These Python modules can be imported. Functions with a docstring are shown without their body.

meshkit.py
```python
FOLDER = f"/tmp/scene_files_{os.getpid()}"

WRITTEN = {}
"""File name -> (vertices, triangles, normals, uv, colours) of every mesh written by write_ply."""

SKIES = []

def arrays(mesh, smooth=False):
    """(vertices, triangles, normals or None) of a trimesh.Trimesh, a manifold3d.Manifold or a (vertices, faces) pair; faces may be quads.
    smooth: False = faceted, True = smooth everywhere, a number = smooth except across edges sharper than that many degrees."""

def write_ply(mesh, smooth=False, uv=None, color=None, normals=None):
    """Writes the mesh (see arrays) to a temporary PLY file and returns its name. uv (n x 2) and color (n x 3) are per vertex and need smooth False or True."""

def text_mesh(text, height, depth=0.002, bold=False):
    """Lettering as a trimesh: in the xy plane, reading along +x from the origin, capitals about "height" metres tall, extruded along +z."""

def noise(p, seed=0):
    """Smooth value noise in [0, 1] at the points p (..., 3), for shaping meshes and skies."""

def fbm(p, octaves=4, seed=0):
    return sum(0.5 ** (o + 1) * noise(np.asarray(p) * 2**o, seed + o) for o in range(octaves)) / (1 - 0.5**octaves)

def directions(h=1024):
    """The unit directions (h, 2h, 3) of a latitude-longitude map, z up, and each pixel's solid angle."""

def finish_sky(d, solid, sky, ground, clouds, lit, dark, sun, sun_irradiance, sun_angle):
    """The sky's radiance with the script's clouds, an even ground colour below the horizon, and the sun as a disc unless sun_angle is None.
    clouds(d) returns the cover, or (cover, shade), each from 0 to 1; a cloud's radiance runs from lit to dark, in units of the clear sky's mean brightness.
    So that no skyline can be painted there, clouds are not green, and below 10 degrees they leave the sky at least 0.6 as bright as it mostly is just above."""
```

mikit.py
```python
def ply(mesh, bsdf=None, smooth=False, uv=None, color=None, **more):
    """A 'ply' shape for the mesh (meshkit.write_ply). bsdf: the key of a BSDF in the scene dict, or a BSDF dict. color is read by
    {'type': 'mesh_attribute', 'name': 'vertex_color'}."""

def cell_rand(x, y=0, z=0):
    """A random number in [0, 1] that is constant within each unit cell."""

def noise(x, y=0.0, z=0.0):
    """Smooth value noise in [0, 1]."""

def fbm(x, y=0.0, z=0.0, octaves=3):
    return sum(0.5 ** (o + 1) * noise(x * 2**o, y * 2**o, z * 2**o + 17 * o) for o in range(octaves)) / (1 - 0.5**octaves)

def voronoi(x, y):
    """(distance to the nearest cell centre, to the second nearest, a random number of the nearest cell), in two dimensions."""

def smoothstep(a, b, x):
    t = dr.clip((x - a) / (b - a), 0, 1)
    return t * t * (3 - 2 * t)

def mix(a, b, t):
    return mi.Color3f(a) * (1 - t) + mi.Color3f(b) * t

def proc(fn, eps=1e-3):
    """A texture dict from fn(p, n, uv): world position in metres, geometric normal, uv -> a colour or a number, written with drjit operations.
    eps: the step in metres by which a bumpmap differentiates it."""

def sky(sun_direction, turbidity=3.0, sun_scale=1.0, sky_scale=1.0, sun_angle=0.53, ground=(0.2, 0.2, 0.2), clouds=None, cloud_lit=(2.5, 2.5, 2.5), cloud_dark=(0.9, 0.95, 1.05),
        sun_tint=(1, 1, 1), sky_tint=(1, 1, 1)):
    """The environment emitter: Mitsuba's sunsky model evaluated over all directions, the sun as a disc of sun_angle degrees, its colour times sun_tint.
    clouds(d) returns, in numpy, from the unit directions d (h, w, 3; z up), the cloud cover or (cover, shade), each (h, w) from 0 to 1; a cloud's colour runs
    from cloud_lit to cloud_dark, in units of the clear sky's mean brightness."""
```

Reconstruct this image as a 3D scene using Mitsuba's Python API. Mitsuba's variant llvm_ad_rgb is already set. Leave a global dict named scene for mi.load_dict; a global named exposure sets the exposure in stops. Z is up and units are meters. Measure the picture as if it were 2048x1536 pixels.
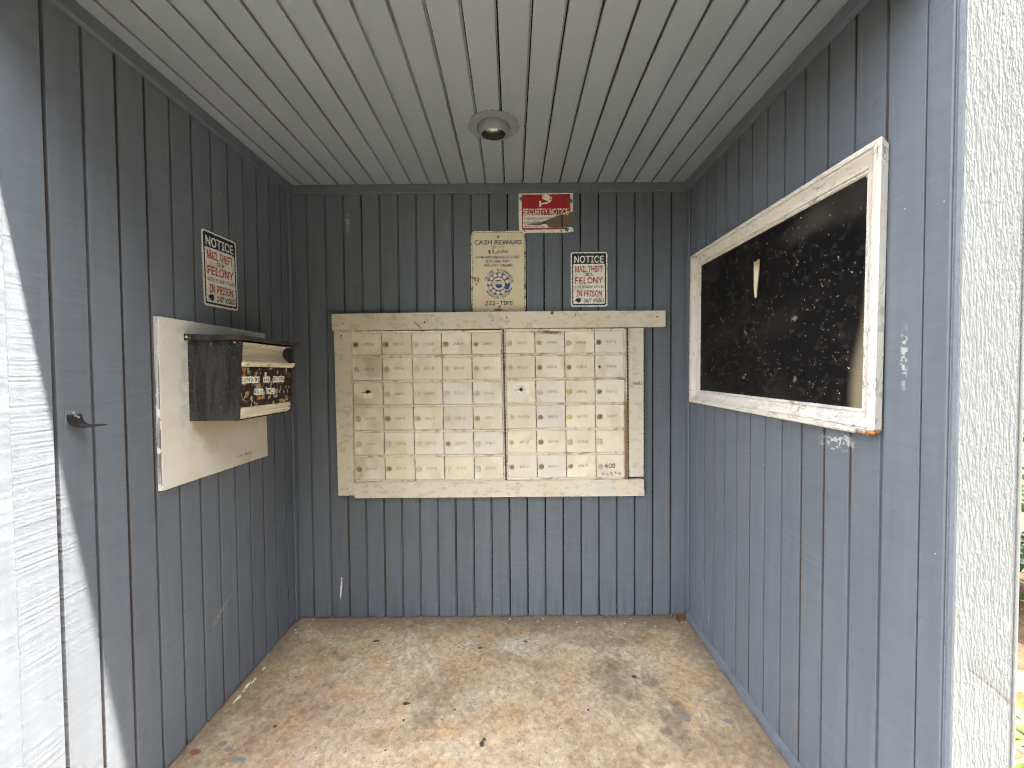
import math, random
import numpy as np
import trimesh, drjit as dr, mitsuba as mi
import shapely.geometry as sg
from shapely.ops import unary_union
import mikit, meshkit
from mikit import noise, fbm, voronoi, smoothstep, mix, cell_rand

# ------------------------------------------------------------------ camera, light, exposure
T = mi.ScalarTransform4f
scene, labels = {}, {}
FWD, UP = np.array([-0.00212, 0.99965, -0.02645]), np.array([0.00726, 0.02646, 0.99962])
EYE = np.array([-0.0005, -2.3314, 1.3939])
scene['camera'] = {'type': 'perspective', 'fov': 102.03, 'fov_axis': 'x', 'near_clip': 0.02, 'far_clip': 2000.0,
                   'to_world': T().look_at(origin=EYE.tolist(), target=(EYE + FWD).tolist(), up=UP.tolist())}
SUN = (0.66, -0.1155, 0.739)
def hazy_cloud(d):
    n = meshkit.fbm(d * [2.2, 2.2, 4.0] + 3.0, 5)
    return 0.62 + 0.33 * np.clip((n - 0.40) / 0.2, 0, 1), 0.30 * n
scene['sky'] = mikit.sky(SUN, turbidity=3.5, sun_scale=0.5, clouds=hazy_cloud, cloud_lit=(3.2, 3.08, 2.85), cloud_dark=(1.6, 1.55, 1.45), sky_tint=(1.06, 1.0, 0.90), sun_tint=(0.95, 1.0, 1.08))
exposure = 5.27

# ------------------------------------------------------------------ measures of the alcove (metres)
WL, WR, H = 1.2329, 0.9777, 2.4398          # left wall x = -WL, right wall x = WR, back wall y = 0, ceiling z = H
FRONT = -1.4155                              # plane of the building's front
P = 0.1016                                   # board pitch
rng = np.random.default_rng(7)
random.seed(7)

# ------------------------------------------------------------------ helpers
def frame(m):
    m = np.asarray(m, float)
    M4 = np.eye(4); M4[:3] = m
    return M4
BACK = frame([[1, 0, 0, 0], [0, 0, -1, 0], [0, 1, 0, 0]])            # (u, v, w) -> x = u, z = v, w towards the viewer
LEFT = frame([[0, 0, 1, -WL], [1, 0, 0, 0], [0, 1, 0, 0]])           # u = y, v = z, w = out of the left wall
RIGHT = frame([[0, 0, -1, WR], [-1, 0, 0, 0], [0, 1, 0, 0]])         # u = -y
CEIL = frame([[1, 0, 0, 0], [0, -1, 0, 0], [0, 0, -1, H]])           # u = x, v = -y, w = down
WORLD = np.eye(4)

def mesh(v, f):
    return trimesh.Trimesh(np.asarray(v, float), np.asarray(f), process=False)

def put(m, fr=WORLD):
    m = m.copy()
    m.apply_transform(fr)
    return m

def cat(ms):
    return trimesh.util.concatenate(list(ms))

def boxm(u0, u1, v0, v1, w0, w1, c=0.0):
    """A box, its twelve edges chamfered by c."""
    if c <= 0:
        m = trimesh.creation.box((u1 - u0, v1 - v0, w1 - w0))
        m.apply_translation(((u0 + u1) / 2, (v0 + v1) / 2, (w0 + w1) / 2))
        return m
    pts = []
    for a, A in ((u0, 1), (u1, -1)):
        for b, B in ((v0, 1), (v1, -1)):
            for d, D in ((w0, 1), (w1, -1)):
                pts += [(a, b + B * c, d + D * c), (a + A * c, b, d + D * c), (a + A * c, b + B * c, d)]
    return trimesh.convex.convex_hull(np.array(pts))

def prism(poly, w0, w1):
    """A shapely polygon in (u, v), extruded from w0 to w1."""
    gs = getattr(poly, 'geoms', [poly])
    m = cat([trimesh.creation.extrude_polygon(g, w1 - w0, engine='earcut') for g in gs if g.area > 1e-9])
    m.apply_translation((0, 0, w0))
    return m

def along_v(poly, v0, v1):
    """A section in (u, w), drawn out along v."""
    m = trimesh.creation.extrude_polygon(poly, v1 - v0, engine='earcut')
    x = m.vertices.copy()
    m = mesh(np.stack([x[:, 0], x[:, 2] + v0, x[:, 1]], 1), m.faces[:, ::-1])
    return m

def along_u(poly, u0, u1):
    """A section in (v, w), drawn out along u."""
    m = trimesh.creation.extrude_polygon(poly, u1 - u0, engine='earcut')
    x = m.vertices.copy()
    return mesh(np.stack([x[:, 2] + u0, x[:, 0], x[:, 1]], 1), m.faces)

def rrect(u0, u1, v0, v1, r):
    return sg.box(u0 + r, v0 + r, u1 - r, v1 - r).buffer(r, quad_segs=5)

def disc(u, v, r, n=16):
    return sg.Polygon([(u + r * math.cos(t), v + r * math.sin(t)) for t in np.arange(n) * 2 * math.pi / n])

def lathe(profile, n=24, at=(0, 0, 0)):
    m = trimesh.creation.revolve(np.array(profile, float), sections=n)
    m.apply_translation(at)
    return m

def text(s, u0, u1, v0, v1, w=0.0, bold=False, d=0.0004):
    """Lettering that fills the box u0..u1, v0..v1."""
    m = meshkit.text_mesh(s, 0.1, 0.01, bold=bold)
    lo, hi = m.bounds
    x = (m.vertices - lo) / (hi - lo)
    m.vertices = x * [u1 - u0, v1 - v0, d] + [u0, v0, w]
    return m

def tube(points, radii, n=8):
    p = np.asarray(points, float); r = np.broadcast_to(radii, (len(p),))
    t = np.gradient(p, axis=0); t /= np.linalg.norm(t, axis=1, keepdims=True) + 1e-12
    a = np.cross(t, np.where(np.abs(t[:, 2:]) < 0.9, [0, 0, 1.0], [1.0, 0, 0])); a /= np.linalg.norm(a, axis=1, keepdims=True)
    b = np.cross(t, a); g = np.arange(n) * 2 * np.pi / n
    v = p[:, None] + r[:, None, None] * (np.cos(g)[None, :, None] * a[:, None] + np.sin(g)[None, :, None] * b[:, None])
    f = []
    for i in range(len(p) - 1):
        for j in range(n):
            k = (j + 1) % n
            f += [[i * n + j, i * n + k, (i + 1) * n + k], [i * n + j, (i + 1) * n + k, (i + 1) * n + j]]
    V = np.vstack([v.reshape(-1, 3), p[:1], p[-1:]]); N = len(p) * n
    for j in range(n):
        k = (j + 1) % n
        f += [[N, k, j], [N + 1, (len(p) - 1) * n + j, (len(p) - 1) * n + k]]
    return mesh(V, f)

def split_smooth(m, deg):
    """Vertices split where faces meet more sharply than deg, so that the rest can be shaded smooth."""
    m = m.copy(); m.merge_vertices(digits_vertex=7)
    n, f = m.face_normals, m.faces
    c = math.cos(math.radians(deg)); out = np.zeros((len(f), 3, 3))
    by = {}
    for i, t in enumerate(f):
        for k in t:
            by.setdefault(int(k), []).append(i)
    for i, t in enumerate(f):
        for j, k in enumerate(t):
            g = by[int(k)]; w = m.area_faces[g]; ok = n[g] @ n[i] >= c
            q = (n[g][ok] * w[ok][:, None]).sum(0)
            out[i, j] = q / (np.linalg.norm(q) + 1e-12)
    rows = np.hstack([m.vertices[f.ravel()].round(7), out.reshape(-1, 3).round(4)])
    u, inv = np.unique(rows, axis=0, return_inverse=True)
    return mesh(u[:, :3], inv.reshape(-1, 3))

taken = {}
def numbered(name):
    k = taken.get(name, -1) + 1
    taken[name] = k
    return name if k == 0 else f'{name}_{k:03d}'

def obj(name, m, mat, fr=WORLD, parent=None, seed=None, smooth=False, label=None, **more):
    key = numbered(name if parent is None else f'{parent}__{name}')
    m = put(m, fr)
    uv = None
    if seed is not None:
        uv = np.tile([[float(seed), 0.5]], (len(m.vertices), 1))
    if smooth and smooth is not True:
        m, smooth = split_smooth(m, smooth), True
        uv = None if uv is None else np.tile(uv[:1], (len(m.vertices), 1))
    scene[key] = mikit.ply(m, mat, smooth=smooth, uv=uv)
    if label:
        labels.setdefault(key, {})['label'] = label
    if more:
        labels.setdefault(key, {}).update(more)
    return key

def thing(name, label, cat_, group=None):
    key = numbered(name)
    labels[key] = {'label': label, 'category': cat_}
    if group:
        labels[key]['group'] = group
    return key

def tag(key, label, cat_, group=None):
    labels[key] = {'label': label, 'category': cat_, **({'group': group} if group else {})}
    return key

# ------------------------------------------------------------------ materials
def C(*c):
    return mi.Color3f(*[float(x) for x in c])

def blob(x, y, cx, cy, rx, ry, soft=0.4, wob=0.0):
    """1 inside an ellipse, fading to 0 at its edge."""
    d = dr.sqrt(dr.square((x - cx) / rx) + dr.square((y - cy) / ry))
    if wob:
        d = d + wob * (fbm(x * 45, y * 45) - 0.5)
    return 1 - smoothstep(1 - soft, 1 + soft, d)

def diffuse_like(fn, rough=0.6, spec=0.3, bump=None, bscale=1.0, eps=8e-4, metallic=None):
    d = {'type': 'principled', 'base_color': mikit.proc(fn) if callable(fn) else {'type': 'rgb', 'value': list(fn)},
         'roughness': mikit.proc(rough) if callable(rough) else rough, 'specular': spec}
    if metallic is not None:
        d['metallic'] = metallic
    if bump:
        d = {'type': 'bumpmap', 'arbitrary': {**mikit.proc(bump, eps=eps)}, 'scale': bscale, 'bsdf': d}
    return {'type': 'twosided', 'bsdf': d}

def wall_color(p, n, uv):
    a, z = p.x + p.y, p.z
    t = 0.90 + 0.20 * fbm(a * 1.6 + 3, z * 1.1) + 0.10 * (cell_rand(uv.x, 3) - 0.5)
    t *= 0.95 + 0.10 * noise(a * 70, z * 5)
    t *= 0.955 + 0.09 * noise(a * 11 + 31 * uv.x, z * 190)
    c = C(0.109, 0.127, 0.158) * t
    isback = dr.select(p.y > -0.012, 1.0, 0.0)
    # dirt wicked up from the floor
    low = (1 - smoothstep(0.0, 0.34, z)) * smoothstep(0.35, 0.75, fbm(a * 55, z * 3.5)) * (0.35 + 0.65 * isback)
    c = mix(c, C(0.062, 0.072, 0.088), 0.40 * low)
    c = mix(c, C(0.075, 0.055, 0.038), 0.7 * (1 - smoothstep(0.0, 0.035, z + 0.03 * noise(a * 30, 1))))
    # bare brown wood in the grooves
    rec = dr.maximum(dr.maximum(smoothstep(0.003, 0.005, p.y), smoothstep(WL + 0.003, WL + 0.005, -p.x)), smoothstep(WR + 0.003, WR + 0.005, p.x))
    c = mix(c, C(0.075, 0.050, 0.035), rec * (0.25 + 0.6 * smoothstep(0.5, 0.72, noise(a * 12, z * 1.6))))
    # two glare spots painted pale on the back wall; scuffs, paint drip
    s1 = blob(p.x, z, -0.916, 2.234, 0.012, 0.050, 0.6, 0.8) * 0.35 + blob(p.x, z, -0.364, 2.205, 0.016, 0.060, 0.7, 0.8) * 0.10
    c = mix(c, C(0.5, 0.5, 0.55), s1 * isback * smoothstep(0.30, 0.6, fbm(p.x * 160, z * 160)))
    drip = blob(p.x, z, -0.988 + (z - 0.18) * 0.10, 0.172, 0.0042, 0.055, 0.25) + blob(p.x, z, -0.984, 0.228, 0.002, 0.012, 0.3)
    c = mix(c, C(0.75, 0.75, 0.74), dr.minimum(drip, 1) * isback)
    torn_patch = smoothstep(0.16, 0.20, p.x) * (1 - smoothstep(0.339, 0.342, p.x)) * smoothstep(2.19, 2.20, z) * (1 - smoothstep(2.30, 2.31, z)) * isback  # brown patch of wall where the security sign is torn away
    c = mix(c, C(0.135, 0.105, 0.075), 0.85 * torn_patch)
    isr = smoothstep(WR - 0.006, WR - 0.003, p.x)
    sc = blob(p.y, z, -1.085, 1.178, 0.055, 0.022, 0.5, 1.0) + 0.8 * blob(p.y, z, -1.292, 1.43, 0.008, 0.075, 0.6, 1.0) + 0.7 * blob(p.y, z, -0.27, 0.16, 0.003, 0.05, 0.4)
    c = mix(c, C(0.62, 0.62, 0.62), 0.55 * dr.minimum(sc, 1) * isr * smoothstep(0.42, 0.62, fbm(p.y * 110, z * 110)))
    isl = smoothstep(WL - 0.006, WL - 0.003, -p.x)
    rub = 0.35 * blob(p.y, z - (p.y + 0.62) * 0.6, -0.62, 0.40, 0.05, 0.012, 0.8, 0.8)
    c = mix(c, C(0.45, 0.44, 0.43), rub * isl * smoothstep(0.35, 0.6, fbm(p.y * 130, z * 130)))
    # stray pale specks and dark nicks
    f1, f2, r = voronoi(a * 14, z * 14)
    c = mix(c, C(0.6, 0.6, 0.6), dr.select((r > 0.975) & (f1 < 0.018), 0.8, 0.0))
    c = mix(c, C(0.05, 0.05, 0.055), dr.select((r < 0.04) & (f1 < 0.03), 0.7, 0.0))
    return c

def wall_bump(p, n, uv):
    a, z = p.x + p.y, p.z
    s = cell_rand(uv.x, 9)
    coarse = noise(a * 2.5 + 9 * s, z * 175 + 40 * s) * (0.45 + 0.9 * noise(a * 38, z * 90)) + 0.25 * noise(a * 45, z * 260)
    fine = noise(a * 60, z * 420)
    rough = 0.45 + 0.55 * s
    near = smoothstep(-0.75, -1.20, p.y) * smoothstep(WL - 0.02, WL - 0.008, -p.x) * dr.select(p.y > -1.324, 1.0, 0.0)
    return (0.00060 + 0.0021 * near) * rough * coarse + 0.00010 * fine + 0.0005 * fbm(a * 9, z * 2.2) + 0.00022 * fbm(a * 150, z * 25, octaves=2)

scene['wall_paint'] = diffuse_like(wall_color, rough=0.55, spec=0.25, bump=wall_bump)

def ceil_color(p, n, uv):
    t = 0.92 + 0.16 * fbm(p.x * 1.5, p.y * 1.5) + 0.07 * (cell_rand(uv.x, 5) - 0.5)
    c = C(0.232, 0.259, 0.305) * t
    rec = smoothstep(H + 0.003, H + 0.005, p.z)
    c = mix(c, C(0.10, 0.085, 0.075), rec * (0.35 + 0.4 * smoothstep(0.45, 0.7, noise(p.x * 11, p.y * 2.4))))
    d = dr.sqrt(dr.square(p.x + 0.074) + dr.square(p.y + 0.549))
    c = mix(c, C(0.05, 0.045, 0.04), 0.8 * (1 - smoothstep(0.106, 0.113, d)) * smoothstep(0.45, 0.65, noise(dr.atan2(p.y + 0.549, p.x + 0.074) * 9)))
    return c

def ceil_bump(p, n, uv):
    return 0.00022 * fbm(p.x * 160, p.y * 22, octaves=2) + 0.0004 * fbm(p.x * 8, p.y * 3) + 0.00012 * noise(p.x * 14, p.y * 300)

scene['ceiling_paint'] = diffuse_like(ceil_color, rough=0.5, spec=0.25, bump=ceil_bump)

def floor_color(p, n, uv):
    x, y = p.x, p.y
    big = fbm(x * 2.1 + 5, y * 2.1, octaves=4)
    mid = fbm(x * 9, y * 9 + 4, octaves=4)
    fine = fbm(x * 70, y * 70, octaves=3)
    grit = noise(x * 330, y * 330)
    c = mix(C(0.37, 0.290, 0.210), C(0.48, 0.395, 0.295), smoothstep(0.3, 0.7, big))
    c = mix(c, C(0.30, 0.225, 0.160), 0.55 * smoothstep(0.50, 0.68, mid))
    c = mix(c, C(0.52, 0.45, 0.36), 0.55 * smoothstep(0.52, 0.72, fbm(x * 13 + 7, y * 13, octaves=4)))
    c = mix(c, C(0.37, 0.275, 0.235), 0.40 * smoothstep(0.52, 0.66, fbm(x * 3.2 + 20, y * 3.2, octaves=3)))
    c = mix(c, C(0.47, 0.325, 0.175), 0.45 * smoothstep(0.55, 0.70, fbm(x * 4.2 + 31, y * 4.2 + 2, octaves=4)))
    for cx, cy, rx, ry, k in ((-0.655, -0.345, 0.040, 0.060, 0.9), (-0.69, -0.55, 0.10, 0.05, 0.5), (-0.42, -0.47, 0.028, 0.030, 0.7), (-0.475, -0.68, 0.022, 0.06, 0.6),
                              (-0.25, -0.745, 0.06, 0.045, 0.7), (-0.36, -0.735, 0.02, 0.015, 0.7), (0.21, -0.62, 0.06, 0.06, 0.35), (0.06, -0.12, 0.06, 0.008, 0.8), (-0.9, -0.72, 0.05, 0.06, 0.35)):
        c = mix(c, C(0.50, 0.29, 0.115), k * blob(x, y, cx, cy, rx, ry, 0.6, 1.6) * smoothstep(0.25, 0.65, fine * 0.6 + mid * 0.4))
    for cx, cy, rx, ry, k in ((-0.56, -0.29, 0.13, 0.09, 0.6), (-0.26, -0.27, 0.07, 0.07, 0.8), (0.03, -0.24, 0.11, 0.07, 0.8), (0.66, -0.33, 0.12, 0.06, 0.5), (-0.42, -0.36, 0.09, 0.10, 0.4)):
        c = mix(c, C(0.55, 0.52, 0.45), k * blob(x, y, cx, cy, rx, ry, 0.7, 1.2) * smoothstep(0.3, 0.6, mid * 0.5 + fine * 0.5))
    for cx, cy, rx, ry, k in ((0.46, -0.47, 0.10, 0.16, 0.55), (0.60, -0.49, 0.032, 0.055, 0.75), (0.62, -0.74, 0.05, 0.12, 0.7), (0.67, -0.665, 0.035, 0.05, 0.7), (0.5, -0.2, 0.25, 0.06, 0.5), (-0.3, -0.56, 0.17, 0.16, 0.35), (-0.36, -0.7, 0.05, 0.05, 0.5)):
        c = mix(c, C(0.235, 0.190, 0.155), k * blob(x, y, cx, cy, rx, ry, 0.35, 1.0))
    c = mix(c, c * 1.22, 0.7 * smoothstep(0.54, 0.66, fbm(x * 75 + 3, y * 75, octaves=3)))
    c = mix(c, c * 0.76, 0.7 * smoothstep(0.54, 0.66, fbm(x * 62 + 40, y * 62 + 9, octaves=3)))
    c = mix(c, c * mi.Color3f(0.90, 0.85, 0.79), 0.8 * smoothstep(0.53, 0.62, fbm(x * 24 + 11, y * 24 + 5, octaves=4)))
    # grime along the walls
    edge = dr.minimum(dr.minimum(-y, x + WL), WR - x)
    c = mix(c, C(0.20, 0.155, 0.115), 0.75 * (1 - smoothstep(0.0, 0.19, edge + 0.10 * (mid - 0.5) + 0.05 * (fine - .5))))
    # exposed pebbles, gum and paint
    f1, f2, r = voronoi(x * 21, y * 21)
    c = mix(c, mix(C(0.12, 0.10, 0.09), C(0.26, 0.24, 0.235), cell_rand(r * 977, 1)), dr.select(r > 0.80, 1.0, 0.0) * (1 - smoothstep(0.055, 0.085, f1 * (0.6 + 1.4 * cell_rand(r * 5171, 2)) + 0.03 * (grit - .5))))
    g1, g2, s = voronoi(x * 60 + 9, y * 60)
    c = mix(c, C(0.13, 0.105, 0.085), dr.select(s > 0.86, 0.8, 0.0) * (1 - smoothstep(0.10, 0.16, g1)))
    for cx, cy, rx, ry, k in ((-0.724, -0.205, 0.018, 0.007, 0), (-0.174, -0.263, 0.011, 0.008, 1), (0.057, -0.214, 0.010, 0.008, 1), (-0.462, -0.616, 0.013, 0.008, 0), (-0.119, -0.790, 0.008, 0.008, 0), (-0.127, -0.808, 0.009, 0.013, 0),
                              (-0.954, -0.726, 0.007, 0.006, 0), (-0.251, -0.650, 0.005, 0.005, 0), (0.544, -0.469, 0.012, 0.010, 0), (-0.90, -0.30, 0.006, 0.004, 0), (-0.45, -0.70, 0.005, 0.006, 0),
                              (-1.108, -0.801, 0.014, 0.012, 2), (-1.070, -0.826, 0.014, 0.010, 2), (-1.007, -0.868, 0.026, 0.010, 2), (-1.187, -0.836, 0.019, 0.013, 3), (0.851, -0.714, 0.018, 0.014, 2), (0.69, -0.69, 0.016, 0.024, 2), (0.30, -0.655, 0.006, 0.005, 0)):
        c = mix(c, C(*((0.075, 0.06, 0.055), (0.085, 0.08, 0.105), (0.215, 0.212, 0.208), (0.19, 0.085, 0.065))[k]), blob(x, y, cx, cy, rx, ry, 0.2, 0.5))
    wp = (blob(x, y, -1.201, -0.50, 0.009, 0.042, 0.5, 2.4) + blob(x, y, -1.198, -0.578, 0.007, 0.022, 0.5, 2.4) + blob(x, y, -1.192, -0.40, 0.004, 0.010, 0.5, 2.0)) * smoothstep(0.45, 0.52, fbm(x * 140, y * 70))
    c = mix(c, C(0.78, 0.77, 0.75), dr.minimum(wp, 1))
    h1, h2, q = voronoi(x * 26, y * 26 + 3)
    c = mix(c, C(0.78, 0.76, 0.72), dr.select((q > 0.90) & (y > -0.13), 1.0, 0.0) * (1 - smoothstep(0.09, 0.13, h1)))
    # scraped lines
    line = (1 - smoothstep(0.0006, 0.0016, dr.abs(x + 0.435 - 0.03 * (y + 0.9)))) + (1 - smoothstep(0.0006, 0.0016, dr.abs(x + 0.308 + 0.02 * (y + 0.9)))) + (1 - smoothstep(0.0006, 0.0014, dr.abs(x + 0.292 + 0.03 * (y + 0.9))))
    c = mix(c, C(0.2, 0.16, 0.13), 0.6 * line * smoothstep(-0.70, -0.76, y) * smoothstep(0.35, 0.6, noise(y * 40, x * 9)))
    return c * 0.86 * (0.70 + 0.60 * (0.45 * fine + 0.30 * grit + 0.25 * noise(x * 150, y * 150)))

def floor_bump(p, n, uv):
    return 0.0022 * fbm(p.x * 26, p.y * 26, octaves=3) + 0.0007 * noise(p.x * 260, p.y * 260) + 0.004 * fbm(p.x * 4, p.y * 4)

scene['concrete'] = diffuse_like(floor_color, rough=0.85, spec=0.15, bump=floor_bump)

def white_color(p, n, uv):
    a, z = p.x * 1.3 + p.y, p.z
    c = C(0.56, 0.535, 0.475) * (0.92 + 0.12 * fbm(a * 4, z * 4) + 0.05 * (cell_rand(uv.x, 3) - .5))
    c = mix(c, C(0.30, 0.23, 0.155), 0.35 * smoothstep(0.55, 0.75, fbm(a * 26 + 3 * uv.x, z * 60)))
    c = mix(c, C(0.66, 0.50, 0.36), 0.25 * smoothstep(0.52, 0.7, fbm(a * 5 + 7, z * 9)))
    g1, g2, s = voronoi(a * 70, z * 70)
    c = mix(c, C(0.20, 0.15, 0.10), dr.select(s > 0.90, 0.65, 0.0) * (1 - smoothstep(0.08, 0.20, g1)))
    k = blob(p.x, z, 0.219, 1.722, 0.009, 0.007, 0.4, 2.0) + 0.6 * blob(p.x, z - (p.x + .52) * -0.9, -0.525, 1.66, 0.020, 0.006, 0.5, 1.0)
    k = k + 0.8 * blob(p.x, z, 0.688, 1.332, 0.030, 0.008, 0.5, 2.5) * smoothstep(0.42, 0.55, noise(p.x * 260, z * 90))
    return mix(c, C(0.15, 0.10, 0.065), dr.minimum(k, 1))

def white_bump(p, n, uv):
    a = p.x * 1.3 + p.y
    return 0.00035 * fbm(a * 60, p.z * 60, octaves=3) + 0.0002 * noise(a * 30, p.z * 300)

scene['white_board'] = diffuse_like(white_color, rough=0.5, spec=0.3, bump=white_bump)

def chip_color(p, n, uv):
    """White paint worn off grey weathered wood (frame of the notice board, edge of the backing board)."""
    st_ = uv.x > 0.5
    y, z = dr.select(st_, p.z * 1.03, p.y), dr.select(st_, p.y, p.z)
    wear = smoothstep(0.56, 0.62, fbm(y * 16 + 5, z * 16) * 0.40 + fbm(y * 70, z * 150) * 0.60)
    lown = 0.35 + 0.65 * smoothstep(-0.2, -1.2, p.y) * (1 - 0.5 * smoothstep(1.3, 1.9, p.z))
    c = C(0.54, 0.525, 0.495) * (0.93 + 0.12 * fbm(y * 6, z * 6))
    c = mix(c, C(0.48, 0.41, 0.32), 0.45 * smoothstep(1.6, 1.95, p.z) * fbm(y * 2, z * 5))
    c = mix(c, C(0.36, 0.365, 0.38), 0.75 * wear * lown)
    crack = 1 - smoothstep(0.0, 0.030, dr.abs(fbm(y * 14 + 2, z * 60 + 4 * noise(y * 9, z * 9)) - 0.5))
    c = mix(c, C(0.10, 0.095, 0.09), 0.7 * crack * smoothstep(0.45, 0.65, noise(y * 17, z * 17)))
    y, z = p.y, p.z
    rot = blob(y, z, -1.248, 1.222, 0.045, 0.018, 0.35, 1.6)
    c = mix(c, mix(C(0.34, 0.17, 0.06), C(0.10, 0.04, 0.015), smoothstep(0.4, 0.6, fbm(y * 130, z * 130))), rot)
    return c

def chip_bump(p, n, uv):
    wear = smoothstep(0.5, 0.58, fbm(p.y * 22 + 5, p.z * 22) * 0.55 + fbm(p.y * 120, p.z * 40) * 0.45)
    return 0.0012 * (1 - wear) + 0.0006 * fbm(p.y * 140, p.z * 60, octaves=2)

scene['chipped_paint'] = diffuse_like(chip_color, rough=0.6, spec=0.25, bump=chip_bump)

def plywood_edge(p, n, uv):
    s = fbm((p.x + WL) * 300, p.z * 6, p.y * 5)
    c = mix(C(0.45, 0.44, 0.45), C(0.16, 0.15, 0.16), smoothstep(0.42, 0.62, s))
    return mix(c, C(0.72, 0.72, 0.73), smoothstep(0.55, 0.7, fbm(p.z * 30, (p.x + WL) * 90)))
scene['board_edge'] = diffuse_like(plywood_edge, rough=0.8, spec=0.1)

def backing_color(p, n, uv):
    y, z = p.y, p.z
    c = C(0.56, 0.55, 0.515) * (0.93 + 0.12 * fbm(y * 5, z * 5))
    c = mix(c, C(0.33, 0.36, 0.42), 0.6 * blob(y, z, -0.62, 1.565, 0.19, 0.028, 0.7, 1.0))
    c = mix(c, C(0.36, 0.38, 0.43), 0.55 * blob(y, z, -0.800, 1.38, 0.022, 0.20, 0.7, 1.0) * smoothstep(0.35, 0.6, fbm(y * 40, z * 40)))
    c = mix(c, C(0.40, 0.27, 0.15), 0.55 * (1 - smoothstep(0.0, 0.10, 1.222 - z - 0.03 * fbm(y * 14, z * 6))) * smoothstep(0.0, 0.02, 1.26 - z) * smoothstep(-0.80, -0.76, y))
    c = mix(c, C(0.45, 0.38, 0.28), 0.30 * smoothstep(0.50, 0.70, fbm(y * 9, z * 9)))
    g1, g2, s = voronoi(y * 60, z * 60)
    c = mix(c, C(0.2, 0.18, 0.16), dr.select(s > 0.975, 0.6, 0.0) * (1 - smoothstep(0.08, 0.2, g1)))
    m = blob(y, z, -0.455, 1.035, 0.06, 0.004, 0.5) * smoothstep(0.4, 0.55, noise(y * 190, z * 90))
    return mix(c, C(0.06, 0.06, 0.06), 0.7 * m)
scene['backing_paint'] = diffuse_like(backing_color, rough=0.55, spec=0.25, bump=white_bump)

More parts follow.
